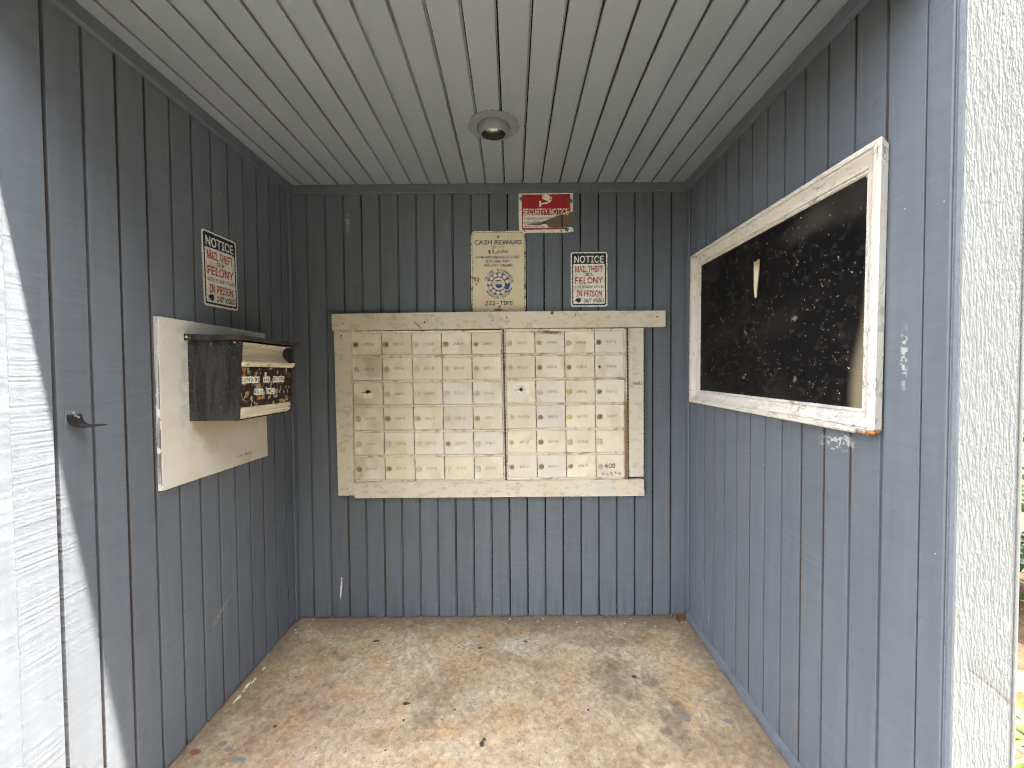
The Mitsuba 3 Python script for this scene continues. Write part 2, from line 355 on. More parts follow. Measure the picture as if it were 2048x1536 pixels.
def door_color(p, n, uv):
    x, z = p.x, p.z
    r1, r2 = cell_rand(uv.x, 11), cell_rand(uv.x, 23)
    c = mix(C(0.66, 0.612, 0.515), C(0.63, 0.61, 0.56), smoothstep(0.35, 0.75, r1)) * (0.94 + 0.12 * r2)
    c = c * (0.92 + 0.14 * fbm(x * 12, z * 12))
    c = mix(c, C(0.46, 0.37, 0.22), 0.40 * smoothstep(0.50, 0.72, fbm(x * 14 + 3 * uv.x, z * 11 + uv.x)) * (0.4 + 0.6 * r2))
    c = mix(c, C(0.30, 0.225, 0.125), 0.55 * smoothstep(-0.60, -0.92, x) * smoothstep(0.42, 0.68, fbm(x * 9, z * 9)))
    g1, g2, s = voronoi(x * 120, z * 120)
    c = mix(c, C(0.20, 0.15, 0.09), dr.select(s > 0.84, 0.45, 0.0) * (1 - smoothstep(0.10, 0.24, g1)) * smoothstep(0.35, 0.6, fbm(x * 6, z * 6)))
    h1, h2, q = voronoi(x * 34, z * 22)
    c = mix(c, C(0.10, 0.075, 0.05), dr.select(q > 0.95, 0.6, 0.0) * (1 - smoothstep(0.04, 0.11, h1 + 0.10 * (noise(x * 300, z * 140) - .5))))
    st = blob(x, z, 0.205, 1.620, 0.062, 0.012, 0.7, 1.0) * smoothstep(1.586, 1.60, z)
    c = mix(c, C(0.14, 0.06, 0.022), dr.minimum(0.9 * st, 1))
    rust = smoothstep(0.616, 0.628, x + 0.004 * noise(z * 30)) * smoothstep(1.28, 1.2, z)
    c = mix(c, C(0.24, 0.125, 0.045), 0.7 * rust)
    c = mix(c, C(0.22, 0.11, 0.045), 0.8 * blob(x, z, -0.868, 0.812, 0.010, 0.016, 0.5, 3.0) * smoothstep(0.42, 0.55, fbm(x * 150, z * 150)))
    tape = blob(x, z, -0.315, 0.972, 0.024, 0.010, 0.15, 0.3)
    return mix(c, C(0.72, 0.70, 0.62), 0.85 * tape)

def door_rough(p, n, uv):
    return 0.38 + 0.25 * fbm(p.x * 20, p.z * 20)
scene['door_metal'] = diffuse_like(door_color, rough=door_rough, spec=0.45, metallic=0.05)

def rail_color(p, n, uv):
    c = C(0.66, 0.62, 0.53) * (0.9 + 0.2 * fbm(p.x * 20, p.z * 20))
    c = mix(c, C(0.13, 0.09, 0.05), 0.6 * smoothstep(0.62, 0.74, fbm(p.x * 40, p.z * 90)))
    return mix(c, C(0.25, 0.12, 0.04), 0.8 * smoothstep(0.600, 0.63, p.x) * smoothstep(1.3, 1.2, p.z))
scene['rail_metal'] = diffuse_like(rail_color, rough=0.4, spec=0.5, metallic=0.2)

def lock_color(p, n, uv):
    r = cell_rand(uv.x, 31)
    c = mix(C(0.55, 0.53, 0.48), C(0.25, 0.21, 0.13), smoothstep(0.35, 0.55, r))
    c = mix(c, C(0.62, 0.52, 0.16), dr.select(cell_rand(uv.x, 5) > 0.93, 1.0, 0.0))
    return c * (0.8 + 0.4 * noise(p.x * 220, p.z * 220))
scene['lock_metal'] = diffuse_like(lock_color, rough=0.38, spec=0.5, metallic=0.75)

def simple(rgb, rough=0.6, spec=0.3, metallic=None, var=0.15, fr=25.0):
    def fn(p, n, uv):
        return C(*rgb) * (1 - var + 2 * var * fbm((p.x + p.y) * fr, p.z * fr, p.y * fr))
    return diffuse_like(fn, rough, spec, metallic=metallic)

scene['dark_gap'] = simple((0.012, 0.011, 0.010), 0.9, 0.05)
scene['number_ink'] = simple((0.10, 0.088, 0.07), 0.8, 0.1, var=0.5, fr=90)
scene['marker_ink'] = simple((0.045, 0.012, 0.05), 0.6, 0.2)
scene['black_ink'] = simple((0.022, 0.022, 0.026), 0.45, 0.4)
scene['sign_navy'] = simple((0.018, 0.022, 0.050), 0.35, 0.5)
scene['sign_red'] = simple((0.33, 0.022, 0.030), 0.4, 0.45, var=0.12)
scene['sign_blue'] = simple((0.018, 0.070, 0.215), 0.5, 0.3, var=0.2)
scene['dark_blue_ink'] = simple((0.012, 0.034, 0.095), 0.5, 0.3, var=0.2)

def sign_white_color(p, n, uv):
    c = C(0.66, 0.65, 0.62) * (0.95 + 0.08 * fbm((p.x + p.y) * 20, p.z * 20))
    return mix(c, C(0.40, 0.33, 0.24), 0.4 * smoothstep(0.56, 0.72, fbm((p.x + p.y) * 40, p.z * 40)))
scene['sign_white'] = diffuse_like(sign_white_color, rough=0.35, spec=0.45)

def cash_color(p, n, uv):
    x, z = p.x, p.z
    c = mix(C(0.52, 0.44, 0.30), C(0.62, 0.56, 0.43), smoothstep(1.80, 2.10, z + 0.2 * fbm(x * 5, z * 5)))
    c = c * (0.94 + 0.10 * fbm(x * 90, z * 90))
    c = mix(c, C(0.36, 0.33, 0.28), 0.5 * (1 - smoothstep(1.75, 1.79, z)))
    ring = blob(x, z, -0.208, 1.913, 0.020, 0.024, 0.3, 2.0) * smoothstep(0.42, 0.60, fbm(x * 110, z * 110))
    top = blob(x, z, -0.078, 2.152, 0.008, 0.008, 0.5, 2.0) + 0.6 * blob(x, z, -0.078, 2.184, 0.060, 0.004, 0.5, 2.5)
    bot = blob(x, z, -0.075, 1.745, 0.030, 0.006, 0.5, 2.5) + 0.7 * blob(x, z, -0.012, 1.755, 0.005, 0.004, 0.5, 1.0)
    edge = smoothstep(0.1385, 0.1495, dr.abs(x + 0.077)) * smoothstep(0.56, 0.68, fbm(x * 60, z * 60))
    return mix(c, mix(C(0.11, 0.050, 0.020), C(0.30, 0.15, 0.05), noise(x * 200, z * 200)), dr.minimum(ring + top + bot + edge, 1))
scene['sign_beige'] = diffuse_like(cash_color, rough=0.4, spec=0.4)

def boxm_color(p, n, uv):
    k = p.x * 2 + p.y
    c = mix(C(0.014, 0.014, 0.016), C(0.036, 0.036, 0.038), smoothstep(0.35, 0.75, fbm(k * 30, p.z * 9)))
    c = mix(c, C(0.06, 0.06, 0.063), 0.5 * smoothstep(0.60, 0.72, fbm(k * 160 + p.z * 110, p.z * 90 - k * 50)))
    c = mix(c, C(0.055, 0.032, 0.018), smoothstep(0.50, 0.70, fbm(k * 24 + 8, p.z * 60)) * smoothstep(1.50, 1.53, p.z))
    return mix(c, C(0.45, 0.45, 0.44), 0.8 * smoothstep(0.84, 0.87, fbm(k * 60 + 3, p.z * 60)))
scene['black_metal'] = diffuse_like(boxm_color, rough=0.5, spec=0.35, bump=lambda p, n, uv: 0.0003 * fbm((p.x * 2 + p.y) * 80, p.z * 60, octaves=2))

def rust_color(p, n, uv):
    y, z = p.y, p.z
    m = fbm(y * 40, z * 40, octaves=4)
    side = 0.13 * (1 - smoothstep(-0.76, -0.66, y)) + 0.09 * smoothstep(-0.50, -0.455, y) * (1 - smoothstep(1.29, 1.34, z)) - 0.12
    rust = smoothstep(0.50, 0.60, m + side)
    c = mix(C(0.016, 0.012, 0.010), C(0.20, 0.085, 0.025), rust)
    c = mix(c, C(0.36, 0.20, 0.075), 0.8 * smoothstep(0.58, 0.68, m + side))
    c = mix(c, C(0.40, 0.30, 0.23), 0.8 * rust * smoothstep(0.52, 0.62, fbm(y * 120 + 4, z * 120)) * (1 - smoothstep(1.36, 1.40, z)))
    return mix(c, C(0.28, 0.27, 0.24), smoothstep(0.66, 0.72, fbm(y * 70 + 9, z * 50)))
scene['rusty_metal'] = diffuse_like(rust_color, rough=0.65, spec=0.3, bump=lambda p, n, uv: 0.0008 * fbm(p.y * 90, p.z * 90, octaves=3))

def cream_color(p, n, uv):
    c = C(0.60, 0.55, 0.46) * (0.92 + 0.14 * fbm(p.y * 18, p.z * 30))
    c = mix(c, C(0.30, 0.24, 0.16), 0.35 * smoothstep(0.5, 0.72, fbm(p.y * 6, p.z * 120)))
    return mix(c, C(0.06, 0.05, 0.04), 0.7 * smoothstep(0.76, 0.80, fbm(p.y * 60, p.z * 60)))
scene['cream_metal'] = diffuse_like(cream_color, rough=0.42, spec=0.4)

def panel_color(p, n, uv):
    y, z = p.y, p.z
    c = mix(C(0.003, 0.003, 0.004), C(0.010, 0.0095, 0.010), smoothstep(0.40, 0.75, fbm(y * 5, z * 7, octaves=4)))
    c = mix(c, C(0.075, 0.068, 0.060), 0.35 * smoothstep(0.50, 0.80, fbm(y * 3 + 4, z * 8, octaves=3)) * smoothstep(1.62, 1.85, z))
    c = mix(c, C(0.022, 0.020, 0.018), 0.5 * smoothstep(0.60, 0.75, fbm(y * 40, z * 60)))
    dens = 0.93 - 0.12 * smoothstep(-0.45, -0.95, y)
    f1, f2, r = voronoi(y * 46, z * 46)
    sp = dr.select(r > dens, 1.0, 0.0) * (1 - smoothstep(0.04, 0.085, f1 * (0.5 + 1.5 * cell_rand(r * 733, 4)) + 0.04 * (noise(y * 500, z * 500) - .5)))
    c = mix(c, mix(C(0.62, 0.58, 0.50), C(0.42, 0.27, 0.15), cell_rand(r * 3111, 2)), 0.9 * sp)
    k1, k2, kr = voronoi(y * 95, z * 95)
    c = mix(c, C(0.40, 0.33, 0.24), 0.8 * dr.select(kr > 0.95 - 0.05 * smoothstep(-0.7, -0.95, y), 1.0, 0.0) * (1 - smoothstep(0.10, 0.20, k1)) * smoothstep(0.40, 0.55, fbm(y * 9, z * 9)))
    h1, h2, q = voronoi(y * 13 + 2, z * 13)
    sp2 = dr.select(q > 0.91, 1.0, 0.0) * (1 - smoothstep(0.012, 0.030, h1 + 0.06 * (noise(y * 160, z * 160) - .5)))
    c = mix(c, C(0.55, 0.49, 0.40), 0.85 * sp2)
    for cy, cz, ry, rz in ((-0.60, 1.555, 0.014, 0.020), (-0.62, 1.52, 0.010, 0.012), (-0.90, 1.575, 0.016, 0.010), (-0.905, 1.365, 0.012, 0.012), (-0.585, 1.37, 0.012, 0.012)):
        c = mix(c, C(0.20, 0.17, 0.14), 0.6 * blob(y, z, cy, cz, ry * .8, rz * .8, 0.5, 2.5) * smoothstep(0.42, 0.56, fbm(y * 120, z * 120)))
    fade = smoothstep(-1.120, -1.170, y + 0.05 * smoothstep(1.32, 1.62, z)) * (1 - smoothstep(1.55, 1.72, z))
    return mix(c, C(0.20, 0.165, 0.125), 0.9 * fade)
scene['black_panel'] = diffuse_like(panel_color, rough=lambda p, n, uv: 0.50 + 0.25 * fbm(p.y * 7, p.z * 7), spec=0.14, bump=lambda p, n, uv: 0.0006 * fbm(p.y * 30, p.z * 30, octaves=3))

def stucco_color(p, n, uv):
    a = p.x + 0.7 * p.y
    c = C(0.194, 0.211, 0.232) * (0.92 + 0.14 * fbm(a * 6, p.z * 3))
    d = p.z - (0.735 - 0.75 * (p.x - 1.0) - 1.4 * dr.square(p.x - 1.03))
    st = (1 - smoothstep(0.0, 0.005, dr.abs(d))) * 0.5 + 0.30 * (1 - smoothstep(0.0, 0.07, d)) * smoothstep(-0.004, 0.0, d)  # curved soft shadow across the pier, painted in as darker colour
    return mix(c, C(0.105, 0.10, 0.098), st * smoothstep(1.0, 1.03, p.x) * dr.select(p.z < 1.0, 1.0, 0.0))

def stucco_bump(p, n, uv):
    a = p.x + 0.7 * p.y
    return 0.0016 * noise(a * 300 + 1.5 * noise(a * 40, p.z * 20), p.z * 42) + 0.0009 * noise(a * 480, p.z * 150) + 0.0004 * fbm(a * 60, p.z * 40)
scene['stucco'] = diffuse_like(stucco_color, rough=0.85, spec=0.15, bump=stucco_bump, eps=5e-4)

scene['white_trim'] = simple((0.23, 0.235, 0.24), 0.5, 0.3)
scene['light_trim'] = simple((0.165, 0.182, 0.205), 0.45, 0.35, var=0.06)
scene['baffle'] = simple((0.040, 0.030, 0.025), 0.6, 0.2)
scene['bulb_glass'] = simple((0.80, 0.78, 0.74), 0.3, 0.5, var=0.03)
scene['green_screw'] = simple((0.045, 0.16, 0.10), 0.5, 0.4, var=0.3, fr=200)
scene['dark_steel'] = simple((0.035, 0.035, 0.036), 0.4, 0.5, metallic=0.5, var=0.4, fr=80)
scene['bright_steel'] = simple((0.55, 0.56, 0.56), 0.3, 0.5, metallic=0.7, var=0.2)
def paper_color(p, n, uv):
    c = mix(C(0.50, 0.45, 0.38), C(0.30, 0.22, 0.15), smoothstep(1.785, 1.825, p.z + 0.02 * fbm(p.y * 60, p.z * 60)))
    return c * (0.85 + 0.3 * fbm(p.y * 90, p.z * 40))
scene['paper'] = diffuse_like(paper_color, rough=0.75, spec=0.1)
scene['letter_tile'] = simple((0.72, 0.71, 0.66), 0.4, 0.4, var=0.08, fr=60)
scene['dead_leaf'] = simple((0.16, 0.085, 0.04), 0.8, 0.1, var=0.6, fr=60)
scene['brick_edging'] = simple((0.42, 0.19, 0.11), 0.85, 0.1, var=0.25, fr=18)
def walk_color(p, n, uv):
    c = mix(C(0.20, 0.195, 0.185), C(0.26, 0.255, 0.24), fbm(p.x * 3, p.y * 3, octaves=4)) * (0.9 + 0.2 * noise(p.x * 200, p.y * 200))
    return mix(c, C(0.2, 0.18, 0.16), 0.5 * smoothstep(0.60, 0.75, fbm(p.x * 7, p.y * 7, octaves=4)))
scene['walk_concrete'] = diffuse_like(walk_color, rough=0.85, spec=0.15, bump=floor_bump)
scene['lawn_grass'] = simple((0.045, 0.075, 0.028), 0.9, 0.05, var=0.5, fr=30)
scene['house_wall'] = simple((0.22, 0.225, 0.23), 0.8, 0.1, var=0.08, fr=2)
scene['house_window'] = simple((0.03, 0.035, 0.04), 0.15, 0.5)
scene['soil'] = simple((0.10, 0.072, 0.050), 0.95, 0.05, var=0.4, fr=9)
scene['gravel'] = simple((0.46, 0.40, 0.30), 0.9, 0.1, var=0.35, fr=60)
scene['stem'] = simple((0.10, 0.075, 0.045), 0.8, 0.1)

def leaf(lo, hi):
    def fn(p, n, uv):
        return mix(C(*lo), C(*hi), noise(p.x * 40, p.y * 40, p.z * 40))
    return {'type': 'twosided', 'bsdf': {'type': 'principled', 'base_color': mikit.proc(fn), 'roughness': 0.45, 'specular': 0.4}}
scene['dark_leaf'] = leaf((0.030, 0.070, 0.025), (0.075, 0.135, 0.045))
scene['lime_leaf'] = leaf((0.16, 0.26, 0.035), (0.30, 0.40, 0.06))

# ------------------------------------------------------------------ ground and walkway
def sheet(x0, x1, y0, y1, z):
    return mesh([[x0, y0, z], [x1, y0, z], [x1, y1, z], [x0, y1, z]], [[0, 1, 2], [0, 2, 3]])
obj('ground', cat([sheet(-700, 700, -700, -9.0, -0.06), sheet(-700, 700, 5.0, 700, -0.05), sheet(-700, -4.0, -9.0, 5.0, -0.05), sheet(4.0, 700, -9.0, 5.0, -0.05)]), 'soil', kind='structure', label='bare ground around the building')
obj('floor', boxm(-1.36, 1.115, FRONT + 0.02, 0.06, -0.12, 0.0), 'concrete', kind='structure', label='stained tan concrete floor of the alcove')
obj('pavement', boxm(-4.0, 1.30, -3.1, FRONT + 0.008, -0.12, -0.004), 'walk_concrete', kind='structure', label='sunlit concrete pavement before the alcove')
obj('lawn', sheet(-4.0, 1.30, -9.0, -3.104, -0.030), 'lawn_grass', kind='stuff', label='dark mown lawn beyond the concrete pavement')
obj('path', boxm(1.32, 4.0, -9.0, -0.62, -0.12, -0.030), 'gravel', kind='structure', label='pale gravel path beside the planting')
obj('planting_bed', boxm(1.125, 4.0, -0.62 + 0.004, 5.0, -0.12, -0.034), 'soil', kind='structure', label='dark soil of the planting bed')

# ------------------------------------------------------------------ siding
def board_section(a, b, depth=0.016, lip=0.0065, rec=0.0090):
    c = 0.0009
    return sg.Polygon([(a, -depth), (b + lip, -depth), (b + lip, -rec), (b, -rec), (b, -c), (b - c, 0), (a + c, 0), (a, -c)])

G = 0.0106                                   # width of a groove
def siding(wall, fr, edges, v0, v1, mat, name='siding_board', wob=0.004):
    """edges: the middle of every groove, the two ends included."""
    for i in range(len(edges) - 1):
        a = edges[i] + (G / 2 if i else 0)
        last = i == len(edges) - 2
        b = edges[i + 1] - (0 if last else G / 2)
        dz = float(rng.uniform(-wob, wob)); dw = float(rng.uniform(-0.0005, 0.0005))
        m = along_v(board_section(a, b, lip=0.0001 if last else 0.0062 + float(rng.uniform(-0.0006, 0.0006))), v0 + abs(dz), v1)
        m.apply_translation((0, 0, dw))
        obj(name, m, mat, fr, wall, seed=float(rng.uniform(0, 900)))

TOPM = 2.3935                                # underside of the moulding under the ceiling
wl = thing('siding_wall', 'left wall of blue-grey grooved boards, partly in sunlight, carrying the black drop box', 'wall')
gl = [-1.3225] + [-1.2209 + i * P for i in range(12)] + [-0.001]
siding(wl, LEFT, gl, 0.003, H + 0.02, 'wall_paint')
obj('backing', boxm(FRONT + 0.01, 0.05, 0.0, H + 0.02, -0.040, -0.0185), 'dark_gap', LEFT, wl)
obj('moulding', boxm(-1.3790, -0.0005, TOPM, H - 0.0005, 0.0012, 0.024, 0.002), 'wall_paint', LEFT, wl, seed=11)
obj('corner_strip', boxm(-0.045, -0.016, 0.004, TOPM - 0.001, 0.001, 0.013, 0.004), 'wall_paint', LEFT, wl, seed=12)
obj('corner_strip', boxm(-0.0155, -0.0012, 0.004, TOPM - 0.001, 0.001, 0.010, 0.003), 'wall_paint', LEFT, wl, seed=13)
obj('edge_trim', boxm(FRONT + 0.004, -1.3255, 0.003, H + 0.015, -0.014, 0.006, 0.002), 'wall_paint', LEFT, wl, seed=14)

wb = thing('siding_wall', 'back wall of dark grey grooved boards behind the mailboxes', 'wall')
gb = [-WL + 0.001] + [-1.1435 + i * P for i in range(21)] + [WR - 0.001]
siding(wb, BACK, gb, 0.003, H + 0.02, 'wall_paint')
obj('backing', boxm(-WL - 0.05, WR + 0.05, 0.0, H + 0.02, -0.040, -0.0185), 'dark_gap', BACK, wb)
obj('moulding', boxm(-WL + 0.0245, WR - 0.0245, TOPM - 0.003, H - 0.0008, 0.0012, 0.022, 0.002), 'wall_paint', BACK, wb, seed=21)

wr = thing('siding_wall', 'right wall of blue-grey grooved boards carrying the framed black notice board', 'wall')
gr = [0.001] + [0.1149 + i * P for i in range(13)]
siding(wr, RIGHT, gr, 0.003, H + 0.02, 'wall_paint')
obj('backing', boxm(-0.05, -FRONT - 0.01, 0.0, H + 0.02, -0.040, -0.0185), 'dark_gap', RIGHT, wr)
obj('moulding', boxm(0.0005, 1.3790, TOPM, H - 0.0005, 0.0012, 0.024, 0.002), 'wall_paint', RIGHT, wr, seed=31)
obj('corner_strip', boxm(0.0012, 0.048, 0.048, TOPM - 0.001, 0.001, 0.011, 0.004), 'wall_paint', RIGHT, wr, seed=32)
obj('baseboard', along_u(sg.Polygon([(0.001, 0.0008), (0.001, 0.016), (0.036, 0.015), (0.040, 0.011), (0.0445, 0.0008)]), 0.03, -FRONT - 0.03), 'wall_paint', RIGHT, wr, seed=33)
obj('edge_trim', boxm(1.3405, 1.3990, 0.003, H + 0.015, -0.014, 0.003, 0.0025), 'wall_paint', RIGHT, wr, seed=34)
obj('edge_trim', cat([boxm(1.4002, -FRONT - 0.001, 0.003, H + 0.015, -0.014, 0.0015, 0.005)]), 'wall_paint', RIGHT, wr, seed=35)

# ------------------------------------------------------------------ ceiling
ceil = thing('plank_ceiling', 'grey ceiling of long painted planks with dark grooves', 'ceiling')
gc = [-WL + 0.0005] + [-1.1587 + i * P for i in range(21)] + [WR - 0.0005]
siding(ceil, CEIL, gc, -0.004, -FRONT - 0.002, 'ceiling_paint', name='plank')
obj('backing', boxm(-WL - 0.05, WR + 0.05, -0.06, -FRONT - 0.012, -0.040, -0.0185), 'dark_gap', CEIL, ceil)

# ------------------------------------------------------------------ stuccoed building round the alcove
st = thing('stucco_wall', 'rough white stucco front wall, seen as the bright strip at the right edge', 'wall')
XR = 1.1200
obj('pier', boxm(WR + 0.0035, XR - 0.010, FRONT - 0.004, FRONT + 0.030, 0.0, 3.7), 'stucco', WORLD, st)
obj('corner_bead', boxm(XR - 0.0095, XR - 0.0045, FRONT - 0.0015, FRONT + 0.02, 0.0, 3.7, 0.001), 'white_trim', WORLD, st)
obj('corner_bead', boxm(XR - 0.004, XR + 0.002, FRONT - 0.006, FRONT + 0.02, 0.0, 3.7, 0.0015), 'white_trim', WORLD, st)
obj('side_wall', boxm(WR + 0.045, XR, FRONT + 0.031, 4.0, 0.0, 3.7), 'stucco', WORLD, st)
obj('pier', boxm(-4.5, -WL - 0.018, FRONT - 0.004, FRONT + 0.030, 0.0, 3.7), 'stucco', WORLD, st)
obj('header', boxm(-WL - 0.0175, WR + 0.003, FRONT - 0.004, FRONT + 0.030, H + 0.0175 + 0.001, 3.7), 'stucco', WORLD, st)
obj('header_board', boxm(-WL + 0.0065, WR - 0.0035, -1.3963, -1.3800, 2.3230, H - 0.0008, 0.002), 'wall_paint', WORLD, st, seed=70)
obj('wall_core', boxm(-4.5, -WL - 0.042, FRONT + 0.031, 4.0, 0.0, 3.69), 'stucco', WORLD, st)
obj('wall_core', boxm(-WL - 0.0415, WR + 0.044, 0.062, 4.0, 0.0, 3.69), 'stucco', WORLD, st)
obj('wall_core', boxm(-WL - 0.0415, WR + 0.044, FRONT + 0.031, 0.0615, H + 0.042, 3.69), 'stucco', WORLD, st)

# ------------------------------------------------------------------ recessed light
LX, LY = -0.0745, -0.5495
lt = thing('ceiling_light', 'round grey recessed ceiling light with a tilted eyeball and white bulb', 'light')
lc = (LX, LY, H)
obj('trim_ring', put(lathe([(0.1055, 0.0004), (0.1055, -0.003), (0.100, -0.0055), (0.074, -0.008), (0.070, -0.0065), (0.069, 0.004), (0.1055, 0.0004)], 48)), 'light_trim', frame([[1, 0, 0, LX], [0, 1, 0, LY], [0, 0, 1, H]]), lt, smooth=30)
TILT = trimesh.transformations.rotation_matrix(math.radians(4), (1, 0, 0))
eb = [(0.0672, 0.012), (0.0676, -0.002), (0.0666, -0.012), (0.0640, -0.021), (0.0600, -0.029), (0.0550, -0.0345), (0.0525, -0.0355), (0.0508, -0.0345)]
eye = lathe(eb, 40)
obj('eyeball', put(eye, TILT), 'light_trim', frame([[1, 0, 0, LX], [0, 1, 0, LY], [0, 0, 1, H]]), lt, smooth=60)
obj('baffle', put(lathe([(0.0508, -0.0345), (0.0500, -0.015), (0.0490, 0.05), (0.0, 0.05)], 32), TILT), 'baffle', frame([[1, 0, 0, LX], [0, 1, 0, LY], [0, 0, 1, H]]), lt, smooth=30)
bulb = trimesh.creation.icosphere(subdivisions=3, radius=0.034); bulb.apply_translation((0, -0.008, 0.012))
obj('bulb', put(bulb, TILT), 'bulb_glass', frame([[1, 0, 0, LX], [0, 1, 0, LY], [0, 0, 1, H]]), lt, smooth=True)
# the ceiling is cut by the housing: a dark can above the opening
# ------------------------------------------------------------------ mailboxes
def bank(label, x_edges, z_edges, names, skew):
    b = thing('mailbox_bank', label, 'mailboxes')
    xa, xb, za, zb = x_edges[0], x_edges[-1], z_edges[-1], z_edges[0]
    sh = np.eye(4); sh[0, 1] = skew; sh[0, 3] = -skew * 1.21
    F = BACK @ sh
    obj('case', boxm(xa - 0.004, xb + 0.004, za - 0.010, zb + 0.010, 0.0012, 0.0045), 'dark_gap', F, b)
    for r in range(7):
        z = z_edges[r]
        obj('rail', boxm(xa - 0.002, xb + 0.002, z - 0.0065, z + 0.0065, 0.005, 0.0205, 0.003), 'rail_metal', F, b, seed=r)
    for side in (xa - 0.0065, xb + 0.0005):
        obj('stile', boxm(side, side + 0.006, za - 0.008, zb + 0.008, 0.005, 0.0145, 0.001), 'rail_metal', F, b, seed=9)
    for c in range(len(x_edges) - 1):
        for r in range(6):
            nm = names[c][r]
            x0, x1 = x_edges[c] + 0.0021, x_edges[c + 1] - 0.0021
            z1, z0 = z_edges[r] - 0.0078, z_edges[r + 1] + 0.0072
            sd = float(int(rng.integers(1, 900)))
            tw = trimesh.transformations.rotation_matrix(math.radians(float(rng.normal(0, 0.35))), (0, 1, 0), ((x0 + x1) / 2, 0, 0.012))
            tw2 = trimesh.transformations.rotation_matrix(math.radians(float(rng.normal(0, 0.35))), (1, 0, 0), (0, (z0 + z1) / 2, 0.012))
            d = put(boxm(x0, x1, z0, z1, 0.006, 0.0155, 0.0012), tw @ tw2)
            lab = None
            if nm == '':
                lab = 'mailbox door without a number'
            if nm == '600':
                lab = 'mailbox door marked 600 by hand in purple ink'
            if nm == 'key':
                lab = 'master door with a black lock and no number'
            k = obj('door', d, 'door_metal', F, b, seed=sd, label=lab)
            lx, lz, wf = x0 + 0.0215, (z0 + z1) / 2 - 0.003 + float(rng.normal(0, 0.001)), 0.0150
            if nm == 'key':
                lx, lz = (x0 + x1) / 2, (z0 + z1) / 2 + 0.012
                big = skew < 0.0107 and xa > -0.1
                if big:
                    obj('sticker', prism(sg.Polygon([(lx - .045, lz - .030), (lx - .047, lz + .036), (lx - .034, lz + .030), (lx - .03, lz + .039), (lx + .03, lz + .040), (lx + .048, lz + .033), (lx + .046, lz - .022), (lx + .034, lz - .022), (lx + .034, lz - .018), (lx - .034, lz - .018)]), 0.0158, 0.0162), 'letter_tile', F, k, label='torn cream sticker round the lock')
                    obj('label_card', boxm(lx - .034, lx + .034, lz - .041, lz - .0185, 0.0158, 0.0165), 'sign_white', F, k)
                    for sx in (-1, 1):
                        obj('slot', cat([boxm(lx + sx * .019 - .0028, lx + sx * .019 + .0028, lz - .003, lz + .003, .0162, .0168), boxm(lx + sx * .017 - .002, lx + sx * .017 + .002, lz - .016, lz - .011, .0162, .0168), boxm(lx + sx * .022 - .0015, lx + sx * .022 + .0015, lz - .031, lz - .027, .0165, .0169)]), 'dark_gap', F, k)
                    obj('print', cat([text('U.S. MAIL', lx - .020, lx + .020, lz + .012, lz + .018, .0162), text('DOOR', lx - .040, lx - .024, lz - .002, lz + .004, .0162), text('KEY', lx + .024, lx + .040, lz - .002, lz + .004, .0162)]) if False else cat([boxm(lx - .020, lx + .020, lz + .014, lz + .0165, .0162, .0165), boxm(lx - .040, lx - .024, lz + .001, lz + .0035, .0162, .0165), boxm(lx + .025, lx + .041, lz + .002, lz + .0045, .0162, .0165), boxm(lx - .042, lx - .026, lz - .008, lz - .006, .0162, .0165)]), 'sign_red', F, k)
                else:
                    obj('sticker', prism(unary_union([disc(lx, lz - .018, .014), sg.box(lx - .020, lz - .036, lx + .024, lz - .012).buffer(.003)]), 0.0158, 0.0161), 'letter_tile', F, k, label='scraped remains of a white sticker')
                    obj('slot', cat([boxm(lx - .0155, lx - .0105, lz - .011, lz + .004, .0158, .0166), boxm(lx + .011, lx + .0155, lz - .009, lz + .004, .0158, .0166), boxm(lx - .033, lx - .019, lz - .006, lz - .0035, .0158, .0166), boxm(lx - .008, lx + .008, lz - .031, lz - .0295, .0162, .0166)]), 'dark_gap', F, k)
                obj('lock', prism(disc(lx, lz, 0.0100, 18), 0.0156, 0.0195), 'dark_gap', F, k)
                continue
            if nm == '508 E':
                obj('lock_hole', prism(rrect(lx - .009, lx + .009, lz - .0085, lz + .0085, .004), 0.0157, 0.0161), 'dark_gap', F, k, label='black hole where the lock is missing')
            else:
                prof = [(0.0, 0.0042), (0.0082, 0.0042), (0.0088, 0.0030), (0.0100, 0.0030), (0.0108, 0.0038), (0.0122, 0.0036), (0.0132, 0.0016), (0.0134, 0.0)]
                s = float(rng.uniform(0.88, 1.05))
                lk = lathe([(a * s, c2) for a, c2 in prof][::-1], 20)
                lk.apply_translation((lx, lz, wf + 0.0003))
                obj('lock', lk, 'lock_metal', F, k, seed=float(int(rng.integers(1, 900))), smooth=False)
                obj('lock_ring', prism(disc(lx, lz, 0.0150 * s, 20).difference(disc(lx, lz, 0.0131 * s, 20)), wf + 0.0002, wf + 0.0012), 'number_ink', F, k)
                ang = float(rng.choice([0, 0, 0, 0.3, -0.5]))
                kh = boxm(-0.0015, 0.0062, -0.0014, 0.0014, 0.0, 0.0006)
                kh = put(kh, trimesh.transformations.rotation_matrix(ang, (0, 0, 1)))
                kh.apply_translation((lx + 0.001, lz, wf + 0.0043))
                obj('keyhole', kh, 'dark_gap', F, k)
